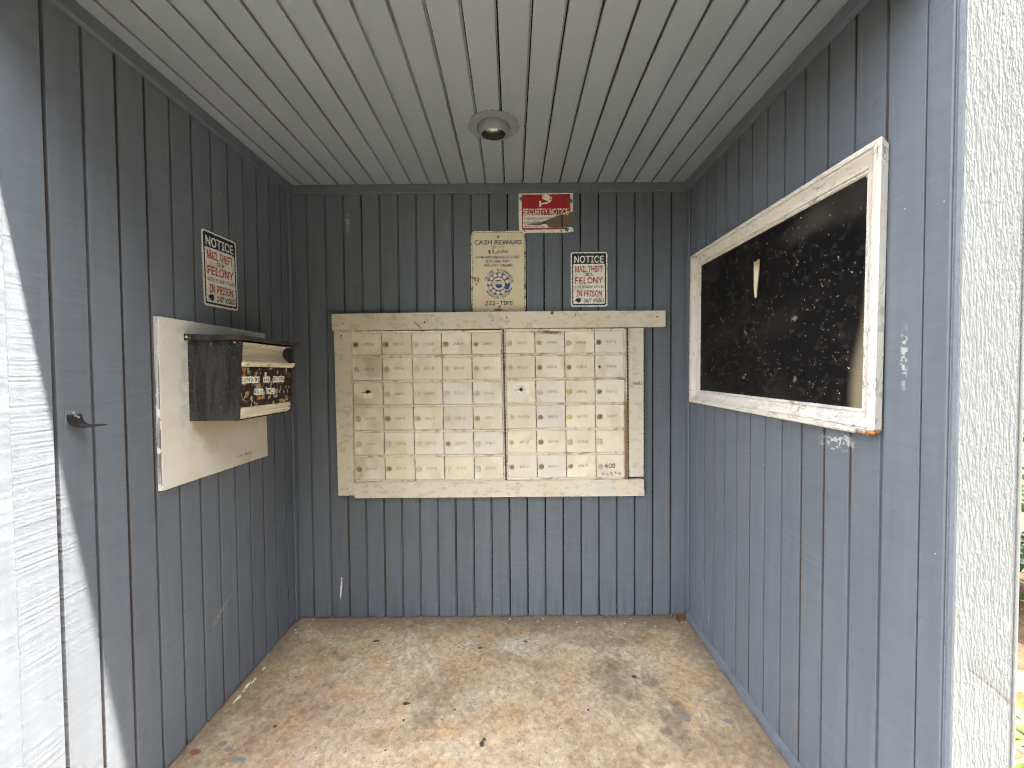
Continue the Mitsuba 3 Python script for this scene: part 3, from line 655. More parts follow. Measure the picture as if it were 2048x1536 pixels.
            if nm == '600':
                m = [text('600', x0 + .048, x0 + .104, lz - .009, lz + .018, 0.0157, bold=True)]
                for t_, u_, du, dv, hh in (('M', .026, .016, -.050, .016), ('A', .048, .016, -.052, .018), ('I', .070, .004, -.049, .018), ('L', .080, .013, -.050, .019), ('b', .101, .012, -.046, .020), ('o', .118, .014, -.045, .015)):
                    mm = text(t_, x0 + u_ + .004, x0 + u_ + du + .004, lz + dv, lz + dv + hh, 0.0157)
                    m.append(put(mm, trimesh.transformations.rotation_matrix(float(rng.normal(0.03, 0.08)), (0, 0, 1), (x0 + u_, lz + dv, 0))))
                obj('number', m[0], 'marker_ink', F, k)
                obj('lettering', cat(m[1:]), 'marker_ink', F, k)
            elif nm:
                w_ = 0.057 if len(nm) > 4 else 0.05
                a0 = x0 + 0.062 + float(rng.normal(0, 0.0008))
                obj('number', text(nm, a0, a0 + w_, lz - 0.0065 + 0.002, lz + 0.0085 + 0.002, 0.0156, d=0.0003), 'number_ink', F, k)
    return b

zl = [1.6275, 1.4925, 1.3525, 1.2145, 1.0725, 0.9320, 0.7920]
zr = [1.6325, 1.4960, 1.3590, 1.2190, 1.0775, 0.9395, 0.7985]
bank('left bank of thirty beige metal mailbox doors numbered from 101 to 309', [-0.8945, -0.7268, -0.5584, -0.3924, -0.2250, -0.0587], zl,
     [['101 A', '102 A', 'key', '103 A', '104 A', '105 A'], ['106 A', '107 A', '108 A', '109 A', '110 A', '201 B'], ['202 B', '203 B', '204 B', '205 B', '206 B', '207 B'],
      ['208 B', '209 B', '210 B', '301 C', '302 C', '303 C'], ['304 C', '305 C', '306 C', '307 C', '308 C', '309 C']], -0.012)
bank('right bank of twenty-four beige metal mailbox doors numbered from 310 to 600', [-0.0368, 0.1288, 0.2936, 0.4605, 0.6245], zr,
     [['310 C', '401 D', 'key', '402 D', '403 D', '404 D'], ['405 D', '406 D', '407 D', '408 D', '409 D', '410 D'], ['501 E', '502 E', '503 E', '504 E', '505 E', '506 E'],
      ['507 E', '508 E', '509 E', '510 E', '', '600']], -0.012)
def hinge(x, z0, z1, label):
    h = thing('piano_hinge', label, 'hinge')
    sh = np.eye(4); sh[0, 1] = -0.012; sh[0, 3] = 0.012 * 1.21
    obj('leaf', boxm(x - 0.0085, x + 0.0085, z0, z1, 0.002, 0.0125, 0.001), 'rail_metal', BACK @ sh, h, seed=3)
    n = 42
    kn = [boxm(x - 0.0045, x + 0.0045, z0 + (i + .06) * (z1 - z0) / n, z0 + (i + .94) * (z1 - z0) / n, 0.0126, 0.0185, 0.0016) for i in range(n)]
    obj('knuckles', cat(kn), 'dark_steel', BACK @ sh, h, kind='stuff')
hinge(-0.0475, 0.785, 1.635, 'dark piano hinge running between the two banks of mailboxes')
hinge(0.6425, 0.79, 1.635, 'rusty piano hinge at the right edge of the mailboxes')

# white boards nailed round the mailboxes
fb = thing('mailbox_surround', 'white painted boards nailed round the mailboxes, the top one overhanging to the right', 'frame')
def wboard(name, pts, w0, w1, seed, label):
    pts = [(x * 0.9942, 1.394 + (z - 1.394) * 0.9942) for x, z in pts]
    return obj(name, prism(sg.Polygon(pts), w0, w1), 'white_board', BACK, fb, seed=seed, label=label)
wboard('board', [(-1.0050, 1.6375), (-0.0790, 1.6432), (-0.0785, 1.7362), (-1.0056, 1.7292)], 0.001, 0.0345, 1.0, None)
wboard('board', [(-0.0775, 1.6432), (0.8500, 1.6455), (0.8490, 1.7344), (-0.0772, 1.7362)], 0.001, 0.0340, 2.0, None)
wboard('board', [(-0.9868, 0.7108), (-0.8982, 0.7125), (-0.9012, 1.6362), (-0.9958, 1.6362)], 0.001, 0.0325, 3.0, None)
wboard('board', [(0.6505, 0.8077), (0.7290, 0.8077), (0.7280, 1.6402), (0.6500, 1.6402)], 0.001, 0.0325, 4.0, None)
wboard('board', [(-0.8970, 0.6965), (0.7334, 0.6985), (0.7305, 0.7912), (-0.8970, 0.7840)], 0.001, 0.0330, 5.0, None)
for i, (x, z) in enumerate([(-0.943, 1.677), (-0.4895, 1.6787), (-0.2558, 1.6786), (-0.1098, 1.6888), (-0.0319, 1.701), (0.3501, 1.7144), (0.8041, 1.7002), (-0.02, 1.682), (-0.953, 1.608), (-0.941, 1.212), (-0.936, 0.752), (-0.82, 0.768), (-0.47, 0.775)]):
    x, z = x * 0.9942, 1.394 + (z - 1.394) * 0.9942
    w = 0.0345 if i < 8 else 0.0330
    obj('nail', prism(disc(x, z, 0.0042 if i in (0, 1, 3, 4, 6, 8) else 0.003, 10), w - 0.002, w + 0.0006), 'dark_gap', BACK, fb)

# ------------------------------------------------------------------ signs
def camera_icon(s, u, v, flip=False):
    body = sg.Polygon([(0.0, 0.62), (0.10, 0.98), (0.45, 1.0), (1.0, 0.62), (0.80, 0.22), (0.62, 0.34), (0.05, 0.52)])
    arm = sg.LineString([(0.70, 0.30), (0.55, 0.18), (0.18, 0.12)]).buffer(0.06, quad_segs=3)
    base = sg.box(-0.28, -0.20, -0.08, 0.36)
    arm2 = sg.LineString([(0.2, 0.12), (-0.10, 0.06)]).buffer(0.06, quad_segs=3)
    g = unary_union([body, arm, base, arm2]).difference(sg.Polygon([(0.78, 0.62), (0.88, 0.66), (0.86, 0.42), (0.76, 0.40)]))
    from shapely import affinity
    return affinity.translate(affinity.scale(g, s, s, origin=(0, 0)), u, v)

def notice_sign(fr, u, v, label, tilt=0.0):
    """8 x 12 inch notice; (u, v) is its lower left corner."""
    W, Hh = 0.2035, 0.3035
    X = lambda t: u + W * t
    Y = lambda t: v + Hh * (1 - t)
    s = thing('notice_sign', label, 'sign', None)
    R = fr @ trimesh.transformations.rotation_matrix(math.radians(tilt), (0, 0, 1), (u + W / 2, v + Hh / 2, 0))
    obj('plate', prism(rrect(u, u + W, v, v + Hh, 0.012), 0.0012, 0.0032), 'sign_white', R, s)
    outer = rrect(X(.035), X(.965), Y(.972), Y(.022), 0.009)
    inner = rrect(X(.065), X(.935), Y(.945), Y(.215), 0.004)
    obj('dark_border', prism(outer.difference(inner), 0.0033, 0.0036), 'sign_navy', R, s)
    obj('white_lettering', text('NOTICE', X(.095), X(.905), Y(.195), Y(.068), 0.0037, True), 'sign_white', R, s)
    for t_, a_, b_, c_, d_ in (('MAIL THEFT', .125, .875, .368, .252), ('FELONY', .12, .875, .575, .458), ('IN PRISON', .165, .85, .815, .700)):
        obj('red_lettering', text(t_, X(a_), X(b_), Y(c_), Y(d_), 0.0033, True), 'sign_red', R, s)
    for t_, a_, b_, c_, d_ in (('IS A', .40, .60, .435, .385), ('$250,000 &/OR 5 YEARS', .11, .905, .668, .608), ('24/7 VIDEO', .36, .90, .930, .845)):
        obj('black_lettering', text(t_, X(a_), X(b_), Y(c_), Y(d_), 0.0033, t_[0] != '$'), 'black_ink', R, s)
    ic = unary_union([sg.Polygon([(.12, .865), (.17, .840), (.235, .838), (.262, .835), (.270, .862), (.285, .905), (.245, .90), (.225, .935), (.12, .885)]), sg.Point(.255, .905).buffer(.012)])
    ic = sg.Polygon([(X(a), Y(b)) for a, b in ic.exterior.coords])
    obj('camera_symbol', prism(ic, 0.0033, 0.0036), 'black_ink', R, s)
    obj('camera_symbol', prism(disc(X(.285), Y(.905), 0.0050).difference(disc(X(.287), Y(.905), 0.0028)), 0.0037, 0.0039), 'sign_white', R, s)
    for t in (.045, .965):
        obj('screw', prism(disc(X(.5), Y(t), 0.0028, 8), 0.0033, 0.0044), 'dark_steel', R, s)
    return s
notice_sign(BACK, 0.3272, 1.7610, 'white mail theft notice on the back wall, right of the beige reward sign')
notice_sign(LEFT, -0.6745, 1.6770, 'white mail theft notice on the left wall above the drop box', tilt=1.2)

cs = thing('reward_sign', 'beige cash reward sign with a blue telephone dial and rust spots', 'sign')
CW, CH, cu, cv = 0.3050, 0.4540, -0.2300, 1.7330
CX = lambda t: cu + CW * (t - 240) / 618.0
CY = lambda t: 2.1850 - (t - 580) * 0.4455 / 915.0
obj('plate', prism(rrect(cu, cu + CW, cv, 2.1850, 0.030), 0.0012, 0.0034), 'sign_beige', BACK, cs)
obj('border_line', prism(rrect(cu + .0065, cu + CW - .0065, cv + .0065, 2.1850 - .0065, 0.026).difference(rrect(cu + .0085, cu + CW - .0085, cv + .0085, 2.1850 - .0085, 0.024)), 0.0035, 0.0037), 'black_ink', BACK, cs)
L = [('CASH REWARD', 282, 815, 735, 682, True), ('UP TO', 478, 612, 777, 746, False), ('$1,000', 432, 665, 843, 793, True), ('FOR INFORMATION THAT', 302, 795, 893, 862, True), ('SOLVES ANY', 410, 687, 940, 908, True), ('FELONY CRIME', 388, 710, 986, 955, True), ('222-TIPS', 398, 710, 1426, 1376, True)]
for t_, a, b, c, d, bo in L:
    obj('lettering', text(t_, CX(a), CX(b), CY(c), CY(d), 0.0035, bo), 'dark_blue_ink', BACK, cs)
ex, ey, er = CX(552), CY(1181), 0.0640
def arc_text(s, r, a0, a1, h, flip=False, gaps=None):
    out = []
    n = len(s)
    for i, ch in enumerate(s):
        if ch == ' ':
            continue
        a = a0 + (a1 - a0) * i / (n - 1)
        wd = h * {'I': 0.28, ',': 0.25, 'M': 1.05, 'O': 0.95}.get(ch, 0.80)
        m = text(ch, -wd / 2, wd / 2, -h / 2 if ch != ',' else -h / 2, h / 2 if ch != ',' else -h / 4, 0.0035, True)
        rot = a - math.pi / 2 if not flip else a + math.pi / 2
        m = put(m, trimesh.transformations.rotation_matrix(rot, (0, 0, 1)))
        m.apply_translation((ex + r * math.cos(a), ey + r * math.sin(a), 0))
        out.append(m)
    return cat(out)
D = math.pi / 180
obj('arched_lettering', arc_text('CRIME STOPPERS', 0.0760, 163 * D, 10 * D, 0.0150), 'dark_blue_ink', BACK, cs)
obj('arched_lettering', arc_text('HOUSTON,TEXAS', 0.0760, 215 * D, 318 * D, 0.0135, True), 'dark_blue_ink', BACK, cs)
U = er / 345.0
hol = [(1140, 515), (1055, 385), (915, 320), (770, 335), (660, 420), (607, 550), (628, 700), (725, 805), (858, 855), (1000, 830)]
E_ = lambda a, b: (ex + (a - 877) * U, ey - (b - 585) * U)
dial = disc(ex, ey, er, 48).difference(unary_union([disc(*E_(a, b), 62 * U, 18) for a, b in hol] + [disc(ex, ey, 190 * U, 36)]))
brim_w = sg.LineString([E_(1040, 738), E_(1090, 775), E_(1160, 785), E_(1215, 745), E_(1245, 690)]).buffer(16 * U)
brim_b = sg.LineString([E_(1130, 815), E_(1200, 800), E_(1240, 760), E_(1258, 715)]).buffer(18 * U)
dial = unary_union([dial.difference(brim_w), brim_b.difference(brim_w)])
badge = [sg.Polygon([E_(*q) for q in ((780, 505), (785, 485), (810, 470), (835, 482), (855, 465), (877, 478), (900, 465), (925, 482), (950, 470), (968, 490), (965, 505))]),
         sg.Polygon([E_(*q) for q in ((782, 595), (985, 595), (982, 650), (965, 690), (930, 708), (850, 710), (805, 695), (785, 650))])]
obj('dial_symbol', prism(unary_union([dial] + badge), 0.0035, 0.0038), 'sign_blue', BACK, cs)
obj('small_lettering', text('222-TIPS', *[E_(755, 0)[0], E_(1010, 0)[0]], E_(0, 568)[1], E_(0, 530)[1], 0.0035), 'dark_blue_ink', BACK, cs)
obj('bolt', prism(disc(CX(545), CY(652), 0.0040, 10), 0.0034, 0.0055), 'dead_leaf', BACK, cs)
obj('bolt', prism(disc(CX(560), CY(1442), 0.0050, 10), 0.0034, 0.0060), 'dark_gap', BACK, cs)

ss = thing('security_sign', 'torn red and white security notice under the ceiling', 'sign')
SX = lambda t: 0.0395 + (t - 784) * (0.3020 / 618.0)
SY = lambda t: 2.3915 - (t - 148) * (0.2165 / 450.0)
tear = sg.Polygon([(SX(a), SY(b)) for a, b in ((1410, 350), (1320, 378), (1230, 405), (1150, 438), (1070, 468), (980, 490), (880, 497), (868, 505), (900, 508), (985, 515), (1040, 512), (1055, 500), (1085, 502), (1112, 515), (1116, 540), (1200, 545), (1330, 540), (1375, 538), (1410, 548))])
edge_rng = np.random.default_rng(3)
rag = [(SX(a + edge_rng.normal(0, 1.5)), SY(b + edge_rng.normal(0, 2.0))) for a, b in [(780, 150), (900, 147), (1050, 147), (1200, 146), (1400, 143), (1401, 250), (1400, 400), (1402, 560), (1403, 590), (1330, 600), (1200, 598), (1000, 600), (860, 603), (786, 600), (784, 500), (782, 300)]]
plate = sg.Polygon(rag).buffer(0).difference(tear)
obj('plate', prism(plate, 0.0012, 0.0022), 'sign_white', BACK, ss)
def ssp(*q):
    return sg.Polygon([(SX(a), SY(b)) for a, b in q]).intersection(plate.buffer(-0.0004))
red = ssp((818, 166), (1368, 160), (1372, 235), (1368, 250), (1372, 396), (830, 400), (829, 545), (1340, 545), (1340, 562), (820, 566))
obj('red_field', prism(red, 0.0023, 0.0026), 'sign_red', BACK, ss)
obj('camera_symbol', prism(camera_icon(0.058, SX(1048), SY(280)), 0.0027, 0.0030), 'sign_white', BACK, ss)
obj('white_lettering', text('SECURITY NOTICE', SX(832), SX(1350), SY(396), SY(324), 0.0027, True), 'sign_white', BACK, ss)
bl = cat([text('THIS PROPERTY IS PRO', SX(838), SX(1215), SY(452), SY(424), 0.0024), text('24 HOUR SURV', SX(838), SX(1050), SY(495), SY(470), 0.0024)])
cen = bl.triangles_center
keep = np.array([plate.contains(sg.Point(c[0], c[1])) for c in cen])
bl.update_faces(keep)
obj('black_lettering', bl, 'black_ink', BACK, ss)
obj('small_lettering', text('BEHAVIORAL & PRODUCTS', SX(838), SX(1100), SY(535), SY(520), 0.0024), 'sign_red', BACK, ss)
curl = [(SX(a), SY(b)) for a, b in ((1402, 356), (1320, 378), (1230, 405), (1150, 438), (1065, 470))]
obj('torn_edge', tube([(a, b, 0.004 + 0.003 * math.sin(i * 0.8)) for i, (a, b) in enumerate(curl)], [0.0022, 0.002, 0.0016, 0.0012, 0.0006], 6), 'sign_white', BACK, ss)
for a, b in ((815, 210), (1375, 240), (1330, 565)):
    k = obj('washer', put(lathe([(0.0, 0.003), (0.006, 0.003), (0.0105, 0.0012), (0.0112, 0.0)][::-1], 16, (SX(a), SY(b), 0.0024))), 'green_screw', BACK, ss)
    obj('screw', prism(disc(SX(a), SY(b), 0.0042, 10), 0.0050, 0.0064), 'green_screw', BACK, k)
for a in (850, 1265):
    obj('hole', prism(disc(SX(a), SY(581), 0.0040, 10), 0.0023, 0.0026), 'dark_gap', BACK, ss)

# ------------------------------------------------------------------ drop box and its backing board
bb = thing('backing_board', 'white painted wooden board on the left wall behind the black drop box', 'board')
obj('panel', boxm(-0.9085, -0.2950, 0.9945, 1.5975, 0.0030, 0.0180, 0.0012), 'backing_paint', LEFT, bb)
obj('end_grain', boxm(-0.9115, -0.9087, 0.9950, 1.5970, 0.0028, 0.0175, 0.0008), 'board_edge', LEFT, bb, label='weathered near edge of the board with flaking paint')

db = thing('drop_box', 'black metal outgoing mail box with a rusty front and cream hopper', 'mailbox')
UN, UF = -0.7826, -0.4180                    # near and far ends
WB, WT = 0.0184, 0.2172                      # back and front (top) of the box
sidep = sg.Polygon([(1.2222, WB), (1.5262, WB), (1.5225, WT), (1.2225, 0.1992)])       # (v, w)
sh_in = sg.Polygon([(1.2490, WB + 0.030), (1.4960, WB + 0.028), (1.4930, WT - 0.040), (1.2500, 0.1992 - 0.034)])
obj('end_panel', along_u(sidep, UN, UN + 0.014), 'black_metal', LEFT, db, label='near end panel, black with scuffs and a pressed rectangle')
rim = sh_in.buffer(0.0018, join_style=2).difference(sh_in)
obj('pressed_line', along_u(rim, UN - 0.0012, UN - 0.0002), 'black_metal', LEFT, db)
obj('end_panel', along_u(sidep, UF, UF + 0.020), 'black_metal', LEFT, db)
obj('body', along_u(sg.Polygon([(1.2450, WB), (1.5220, WB), (1.5200, 0.150), (1.4300, 0.150), (1.4250, 0.185), (1.2450, 0.172)]), UN + 0.0142, UF - 0.0003), 'black_metal', LEFT, db)
# rusty front door, leaning back a little
doorp = sg.Polygon([(1.2700, 0.172), (1.4225, 0.185), (1.4225, 0.2085), (1.2700, 0.1995)])
obj('front_door', along_u(doorp, UN + 0.0144, UF - 0.0008), 'rusty_metal', LEFT, db, label='rusty black front of the box with white letter tiles')
# concave hopper above it, with its lip
arc = [(1.5190, 0.2085 - 0.0005)] + [(1.5170 - 0.070 * t, 0.206 - 0.040 * math.sin(math.pi * (0.15 + 0.85 * t) * 0.95) ** 1.0 * (1 - 0.25 * t)) for t in np.linspace(0, 1, 12)]
hop = [(v, w) for v, w in arc] + [(1.4465, 0.150), (1.5190, 0.150)]
obj('hopper', along_u(sg.Polygon(hop).buffer(0), UN + 0.0144, UF - 0.0008), 'cream_metal', LEFT, db, smooth=40, label='curved cream hopper over the front')
lip = sg.Polygon([(1.4260, 0.186), (1.4260, 0.2145), (1.4350, 0.2205), (1.4455, 0.2235), (1.4465, 0.2215), (1.4410, 0.2160), (1.4440, 0.200), (1.4462, 0.180)])
obj('lip', along_u(lip, UN + 0.010, UF + 0.006), 'cream_metal', LEFT, db)
rail = sg.Polygon([(1.2690, 0.165), (1.2690, 0.2020), (1.2500, 0.2030), (1.2480, 0.2000), (1.2465, 0.2030), (1.2380, 0.2010), (1.2365, 0.1980), (1.2350, 0.1990), (1.2275, 0.1900), (1.2230, 0.1750), (1.2230, 0.165)])
obj('bottom_rail', along_u(rail, UN + 0.0144, UF - 0.001), 'cream_metal', LEFT, db)
ng = 34
obj('serration', cat([boxm(UN + 0.02 + i * 0.0098, UN + 0.0255 + i * 0.0098, 1.2195, 1.2235, 0.170, 0.182) for i in range(ng)]), 'black_metal', LEFT, db, kind='stuff')
lidp = sg.Polygon([(1.5290, 0.0186), (1.5475, 0.0186), (1.5425, 0.2265), (1.5250, 0.2275), (1.5248, 0.2245), (1.5275, 0.2235)])
obj('lid', along_u(lidp, UN - 0.017, UF + 0.060), 'black_metal', LEFT, db, label='black overhanging lid')
obj('lid_rim', boxm(UN - 0.0175, UN - 0.0165 + 0.003, 1.5235, 1.5300, 0.0190, 0.2270), 'black_metal', LEFT, db)
obj('hanger_tab', boxm(-0.66, -0.58, 1.5440, 1.5500, 0.0186, 0.026), 'black_metal', LEFT, db)
kb = put(lathe([(0.0, 0.004), (0.004, 0.0035), (0.006, 0.001), (0.0062, 0.0)][::-1], 12))
k2 = kb.copy(); k2.apply_translation((-0.6165, 1.3995, 0.2080)); k2 = cat([k2, boxm(-0.6215, -0.6115, 1.3850, 1.3985, 0.2065, 0.2095, 0.001)])
obj('knob', k2, 'cream_metal', LEFT, db)
rv = trimesh.creation.icosphere(subdivisions=2, radius=0.0042); rv.apply_translation((UN - 0.001, 1.5165, 0.1955))
obj('rivet', rv, 'bright_steel', LEFT, db, smooth=True)
rv = trimesh.creation.icosphere(subdivisions=2, radius=0.005); rv.apply_translation((UN - 0.017, 1.536, 0.028))
obj('rivet', rv, 'bright_steel', LEFT, db, smooth=True)
def tiles(s, u0, u1, v0, v1):
    """White stick-on tiles, one letter each, on the leaning front."""
    n = len(s); st_ = (u1 - u0) / n
    for i, ch in enumerate(s):
        if ch == ' ':
            continue
        a, b_ = u0 + i * st_ + 0.0004, u0 + (i + 1) * st_ - 0.0004
        dv = float(rng.normal(0, 0.0006))
        k = lambda v: 0.1995 + (v - 1.2700) * (0.2085 - 0.1995) / 0.1525
        w = k((v0 + v1) / 2) + 0.0009
        Sh = np.eye(4); Sh[2, 1] = 0.059; Sh[2, 3] = -0.059 * (v0 + v1) / 2
        t = obj('letter_tile', put(boxm(a, b_, v0 + dv, v1 + dv, w - 0.0006, w), Sh), 'letter_tile', LEFT, db)
        ww = min(0.0085, st_ * 0.62) if ch != 'I' else 0.0022
        c = (a + b_) / 2
        obj('letter', put(text(ch, c - ww / 2, c + ww / 2, v0 + 0.004 + dv, v1 - 0.004 + dv, w + 0.0001, True, d=0.0003), Sh), 'black_ink', LEFT, t)
tiles('OUTGOING', -0.7700, -0.6560, 1.3615, 1.3870)
tiles('AND', -0.6300, -0.5850, 1.3615, 1.3870)
tiles('RETURN', -0.5620, -0.4730, 1.3615, 1.3870)
tiles('MAIL', -0.6865, -0.6270, 1.3130, 1.3380)
tiles('ONLY', -0.6050, -0.5435, 1.3130, 1.3380)

# ------------------------------------------------------------------ bracket with a pointed hook on the left wall
hk = thing('wall_bracket', 'small steel bracket with a pointed black arm on the left wall', 'bracket')
obj('plate', boxm(-1.1985, -1.1560, 1.2540, 1.2990, 0.0006, 0.0030, 0.0008), 'wall_paint', LEFT, hk, seed=60)
cup = []
for t in np.linspace(0, 1, 9):
    cup.append((1.2870 - 0.033 * math.sin(t * math.pi / 2), 0.004 + 0.030 * (1 - math.cos(t * math.pi / 2))))
cpoly = sg.LineString(cup).buffer(0.0016, cap_style=2)
obj('cup', along_u(cpoly, -1.1960, -1.1575), 'dark_steel', LEFT, hk, smooth=40)
obj('arm', cat([tube([(-1.1780, 1.2545, 0.028), (-1.1730, 1.2548, 0.045), (-1.1700, 1.2560, 0.062), (-1.1700, 1.2570, 0.080), (-1.1695, 1.2585, 0.090)], [0.0060, 0.0042, 0.0028, 0.0026, 0.0006], 8)]), 'dark_steel', LEFT, hk, smooth=50)
for u_, v_ in ((-1.1810, 1.2925), (-1.1760, 1.2840), (-1.1690, 1.2790)):
    obj('screw', put(lathe([(0.0014, 0.0005), (0.0016, 0.0022), (0.0032, 0.0022), (0.0036, 0.0)][::-1], 14, (u_, v_, 0.006))), 'bright_steel', LEFT, hk)

# ------------------------------------------------------------------ notice board on the right wall
nb = thing('notice_board', 'black notice board in a worn white moulded frame on the right wall', 'board')
UO0, UO1, VO0, VO1 = 0.1225, 1.2545, 1.2268, 1.9973
NBR = RIGHT @ trimesh.transformations.rotation_matrix(math.radians(-0.64), (0, 0, 1), ((UO0 + UO1) / 2, (VO0 + VO1) / 2, 0))
prof = [(0.0135, 0.004), (0.0065, 0.020), (0.0, 0.034), (0.003, 0.0385), (0.006, 0.040), (0.0165, 0.040), (0.0180, 0.0335), (0.0205, 0.0335), (0.0220, 0.0370), (0.025, 0.0360)] + [(0.025 + 0.029 * t, 0.0355 - 0.017 * math.sin(t * math.pi / 2)) for t in np.linspace(0.12, 1, 7)] + [(0.0550, 0.0130), (0.0570, 0.0125), (0.0585, 0.0165), (0.0625, 0.0160), (0.0650, 0.0135), (0.0665, 0.0100), (0.0665, 0.004)]
def mitred(a, b, inn, nseg=40):
    """A moulding from corner a to corner b; inn points into the frame; both ends cut at 45 degrees."""
    a, b, inn = np.array(a, float), np.array(b, float), np.array(inn, float)
    d = (b - a) / np.linalg.norm(b - a); ln = np.linalg.norm(b - a)
    v, n = [], len(prof)
    r = np.random.default_rng(int(abs(a[0] * 1000 + b[1] * 777)))
    for i in range(nseg + 1):
        t = i / nseg
        for j, (s, w) in enumerate(prof):
            q = a + d * (s + (ln - 2 * s) * t) + inn * s
            jit = 0.0005 * (meshkit.noise(np.array([q[0] * 40, q[1] * 40, j * 1.7])) - 0.5) if 0 < j < n - 1 else 0.0
            if j in (2, 3) and r.random() < 0.06:
                jit -= 0.0010
            v.append((q[0], q[1], w + jit))
    f = []
    for i in range(nseg):
        for j in range(n):
            k = (j + 1) % n
            f += [[i * n + j, i * n + k, (i + 1) * n + k], [i * n + j, (i + 1) * n + k, (i + 1) * n + j]]
    for i, base in ((0, 0), (1, nseg * n)):
        cap = trimesh.creation.triangulate_polygon(sg.Polygon(prof), engine='earcut')[1]
        f += [[base + int(x) % n for x in (tri if i else tri[::-1])] for tri in cap]
    m = mesh(v, f)
    trimesh.repair.fix_normals(m)
    return m
g_ = 0.0004
obj('rail', mitred((UO0 + g_, VO1), (UO1 - g_, VO1), (0, -1)), 'chipped_paint', NBR, nb, seed=0, smooth=35)
obj('rail', mitred((UO0 + g_, VO0), (UO1 - g_, VO0), (0, 1)), 'chipped_paint', NBR, nb, seed=0, smooth=35, label='lower frame rail with peeling paint and a rotten corner')
obj('stile', mitred((UO0, VO0 + g_), (UO0, VO1 - g_), (1, 0), 30), 'chipped_paint', NBR, nb, seed=1, smooth=35)
obj('stile', mitred((UO1, VO0 + g_), (UO1, VO1 - g_), (-1, 0), 30), 'chipped_paint', NBR, nb, seed=1, smooth=35)
obj('panel', boxm(UO0 + 0.0670, UO1 - 0.0670, VO0 + 0.0670, VO1 - 0.0670, 0.002, 0.0090), 'black_panel', NBR, nb)
# curled scrap of paper
pv, pf = [], []
nu, nv_ = 9, 14
for i in range(nv_):
    t = i / (nv_ - 1)
    half = 0.015 * (1 - t) ** 0.8 + 0.007
    for j in range(nu):
        s = j / (nu - 1) - 0.5
        ang = s * (1.3 + 2.6 * t)
        rad = half / max(0.6, 0.65 + 1.0 * t)
        pv.append((0.7010 + rad * math.sin(ang) + 0.006 * math.sin(t * 4) - 0.006 * t, 1.828 - 0.142 * t + 0.004 * math.cos(s * 9), 0.0140 + rad * (1 - math.cos(ang)) * 1.0 + 0.010 * t * (1 - t) + 0.002))
for i in range(nv_ - 1):
    for j in range(nu - 1):
        a = i * nu + j
        pf += [[a, a + 1, a + nu + 1], [a, a + nu + 1, a + nu]]
tag(obj('paper_scrap', mesh(pv, pf), 'paper', RIGHT, smooth=True), 'curled torn scrap of paper hanging on the black notice board', 'paper')

# ------------------------------------------------------------------ litter in the far right corner
lm = []
r2 = np.random.default_rng(21)
for i in range(60):
    s = r2.uniform(0.004, 0.016)
    x, y = WR - 0.020 - abs(r2.normal(0, 0.030)), -0.006 - abs(r2.normal(0, 0.025))
    z = 0.003 + abs(r2.normal(0, 0.012)) * math.exp(-((x - WR + .03) ** 2 + y * y) * 900)
    q = mesh([[-s, -s * .35, 0], [s, -s * .2, s * .3], [s * .8, s * .35, 0], [-s * .7, s * .4, s * .25]], [[0, 1, 2], [0, 2, 3]])
    q = put(q, trimesh.transformations.random_rotation_matrix(r2.random(3)))
    q.apply_translation((min(x, WR - 0.018), min(y, -0.017), max(z, s * 1.0)))
    lm.append(q)
for i in range(70):
    s = r2.uniform(0.0015, 0.005)
    q = mesh([[-s, -s * .5, 0], [s, -s * .4, s * .3], [s * .8, s * .5, 0], [-s * .7, s * .6, s * .25]], [[0, 1, 2], [0, 2, 3]])
    q = put(q, trimesh.transformations.rotation_matrix(r2.uniform(0, 6), (0, 0, 1)))
    q.apply_translation((r2.uniform(0.45, WR - 0.02), -0.004 - abs(r2.normal(0, 0.010)), 0.001))
    lm.append(q)
obj('leaf_litter', cat(lm), 'dead_leaf', kind='stuff', label='brown leaf litter swept along the foot of the back wall and into its right corner')
def pebble(x, y, r, label, seed):
    m = trimesh.creation.icosphere(subdivisions=2, radius=r)
    v = m.vertices; m.vertices = v * (1 + 0.3 * (meshkit.noise(v * 300 + seed)[:, None] - .5)) * [1, .8, .6]
    m.apply_translation((x, y, r * 0.55))
    tag(obj('pebble', m, 'sign_white', smooth=True), label, 'pebble')
pebble(0.930, -0.060, 0.0045, 'tiny white pebble on the floor in the back right corner', 1.0)
pebble(-1.145, -0.015, 0.0050, 'tiny white pebble on the floor in the back left corner', 5.0)

# ------------------------------------------------------------------ planting beyond the right wall
def leaf_mesh(l, w, bend):
    pts = [(0, 0, 0), (l * .35, w * .5, bend * .1), (l * .35, -w * .5, bend * .1), (l * .75, w * .35, bend * .5), (l * .75, -w * .35, bend * .5), (l, 0, bend)]
    return np.array(pts), [[0, 2, 1], [1, 2, 4], [1, 4, 3], [3, 4, 5]]
def foliage(n, fn, l, w, seed, up=0.3):
    r = np.random.default_rng(seed); V, F = [], []
    for i in range(n):
        c = fn(r); s = r.uniform(.7, 1.3)
        p, f = leaf_mesh(l * s, w * s, -l * .25 * r.uniform(0, 1.5))
        d = r.normal(0, 1, 3); d[2] = d[2] * .5 + up; d /= np.linalg.norm(d)
        a = np.cross([0, 0, 1], d); a /= np.linalg.norm(a) + 1e-9
        b = np.cross(d, a)
        V.append(c + p[:, :1] * d + p[:, 1:2] * a + p[:, 2:] * b)
        F += [[k + 6 * i for k in t] for t in f]
    return mesh(np.vstack(V), F)
def in_ball(c, rad):
    def fn(r):
        d = r.normal(0, 1, 3); d /= np.linalg.norm(d)
        q = np.array(c) + np.array(rad) * d * r.uniform(.35, 1) ** .5
        q[2] = max(q[2], 0.02)
        return q
    return fn
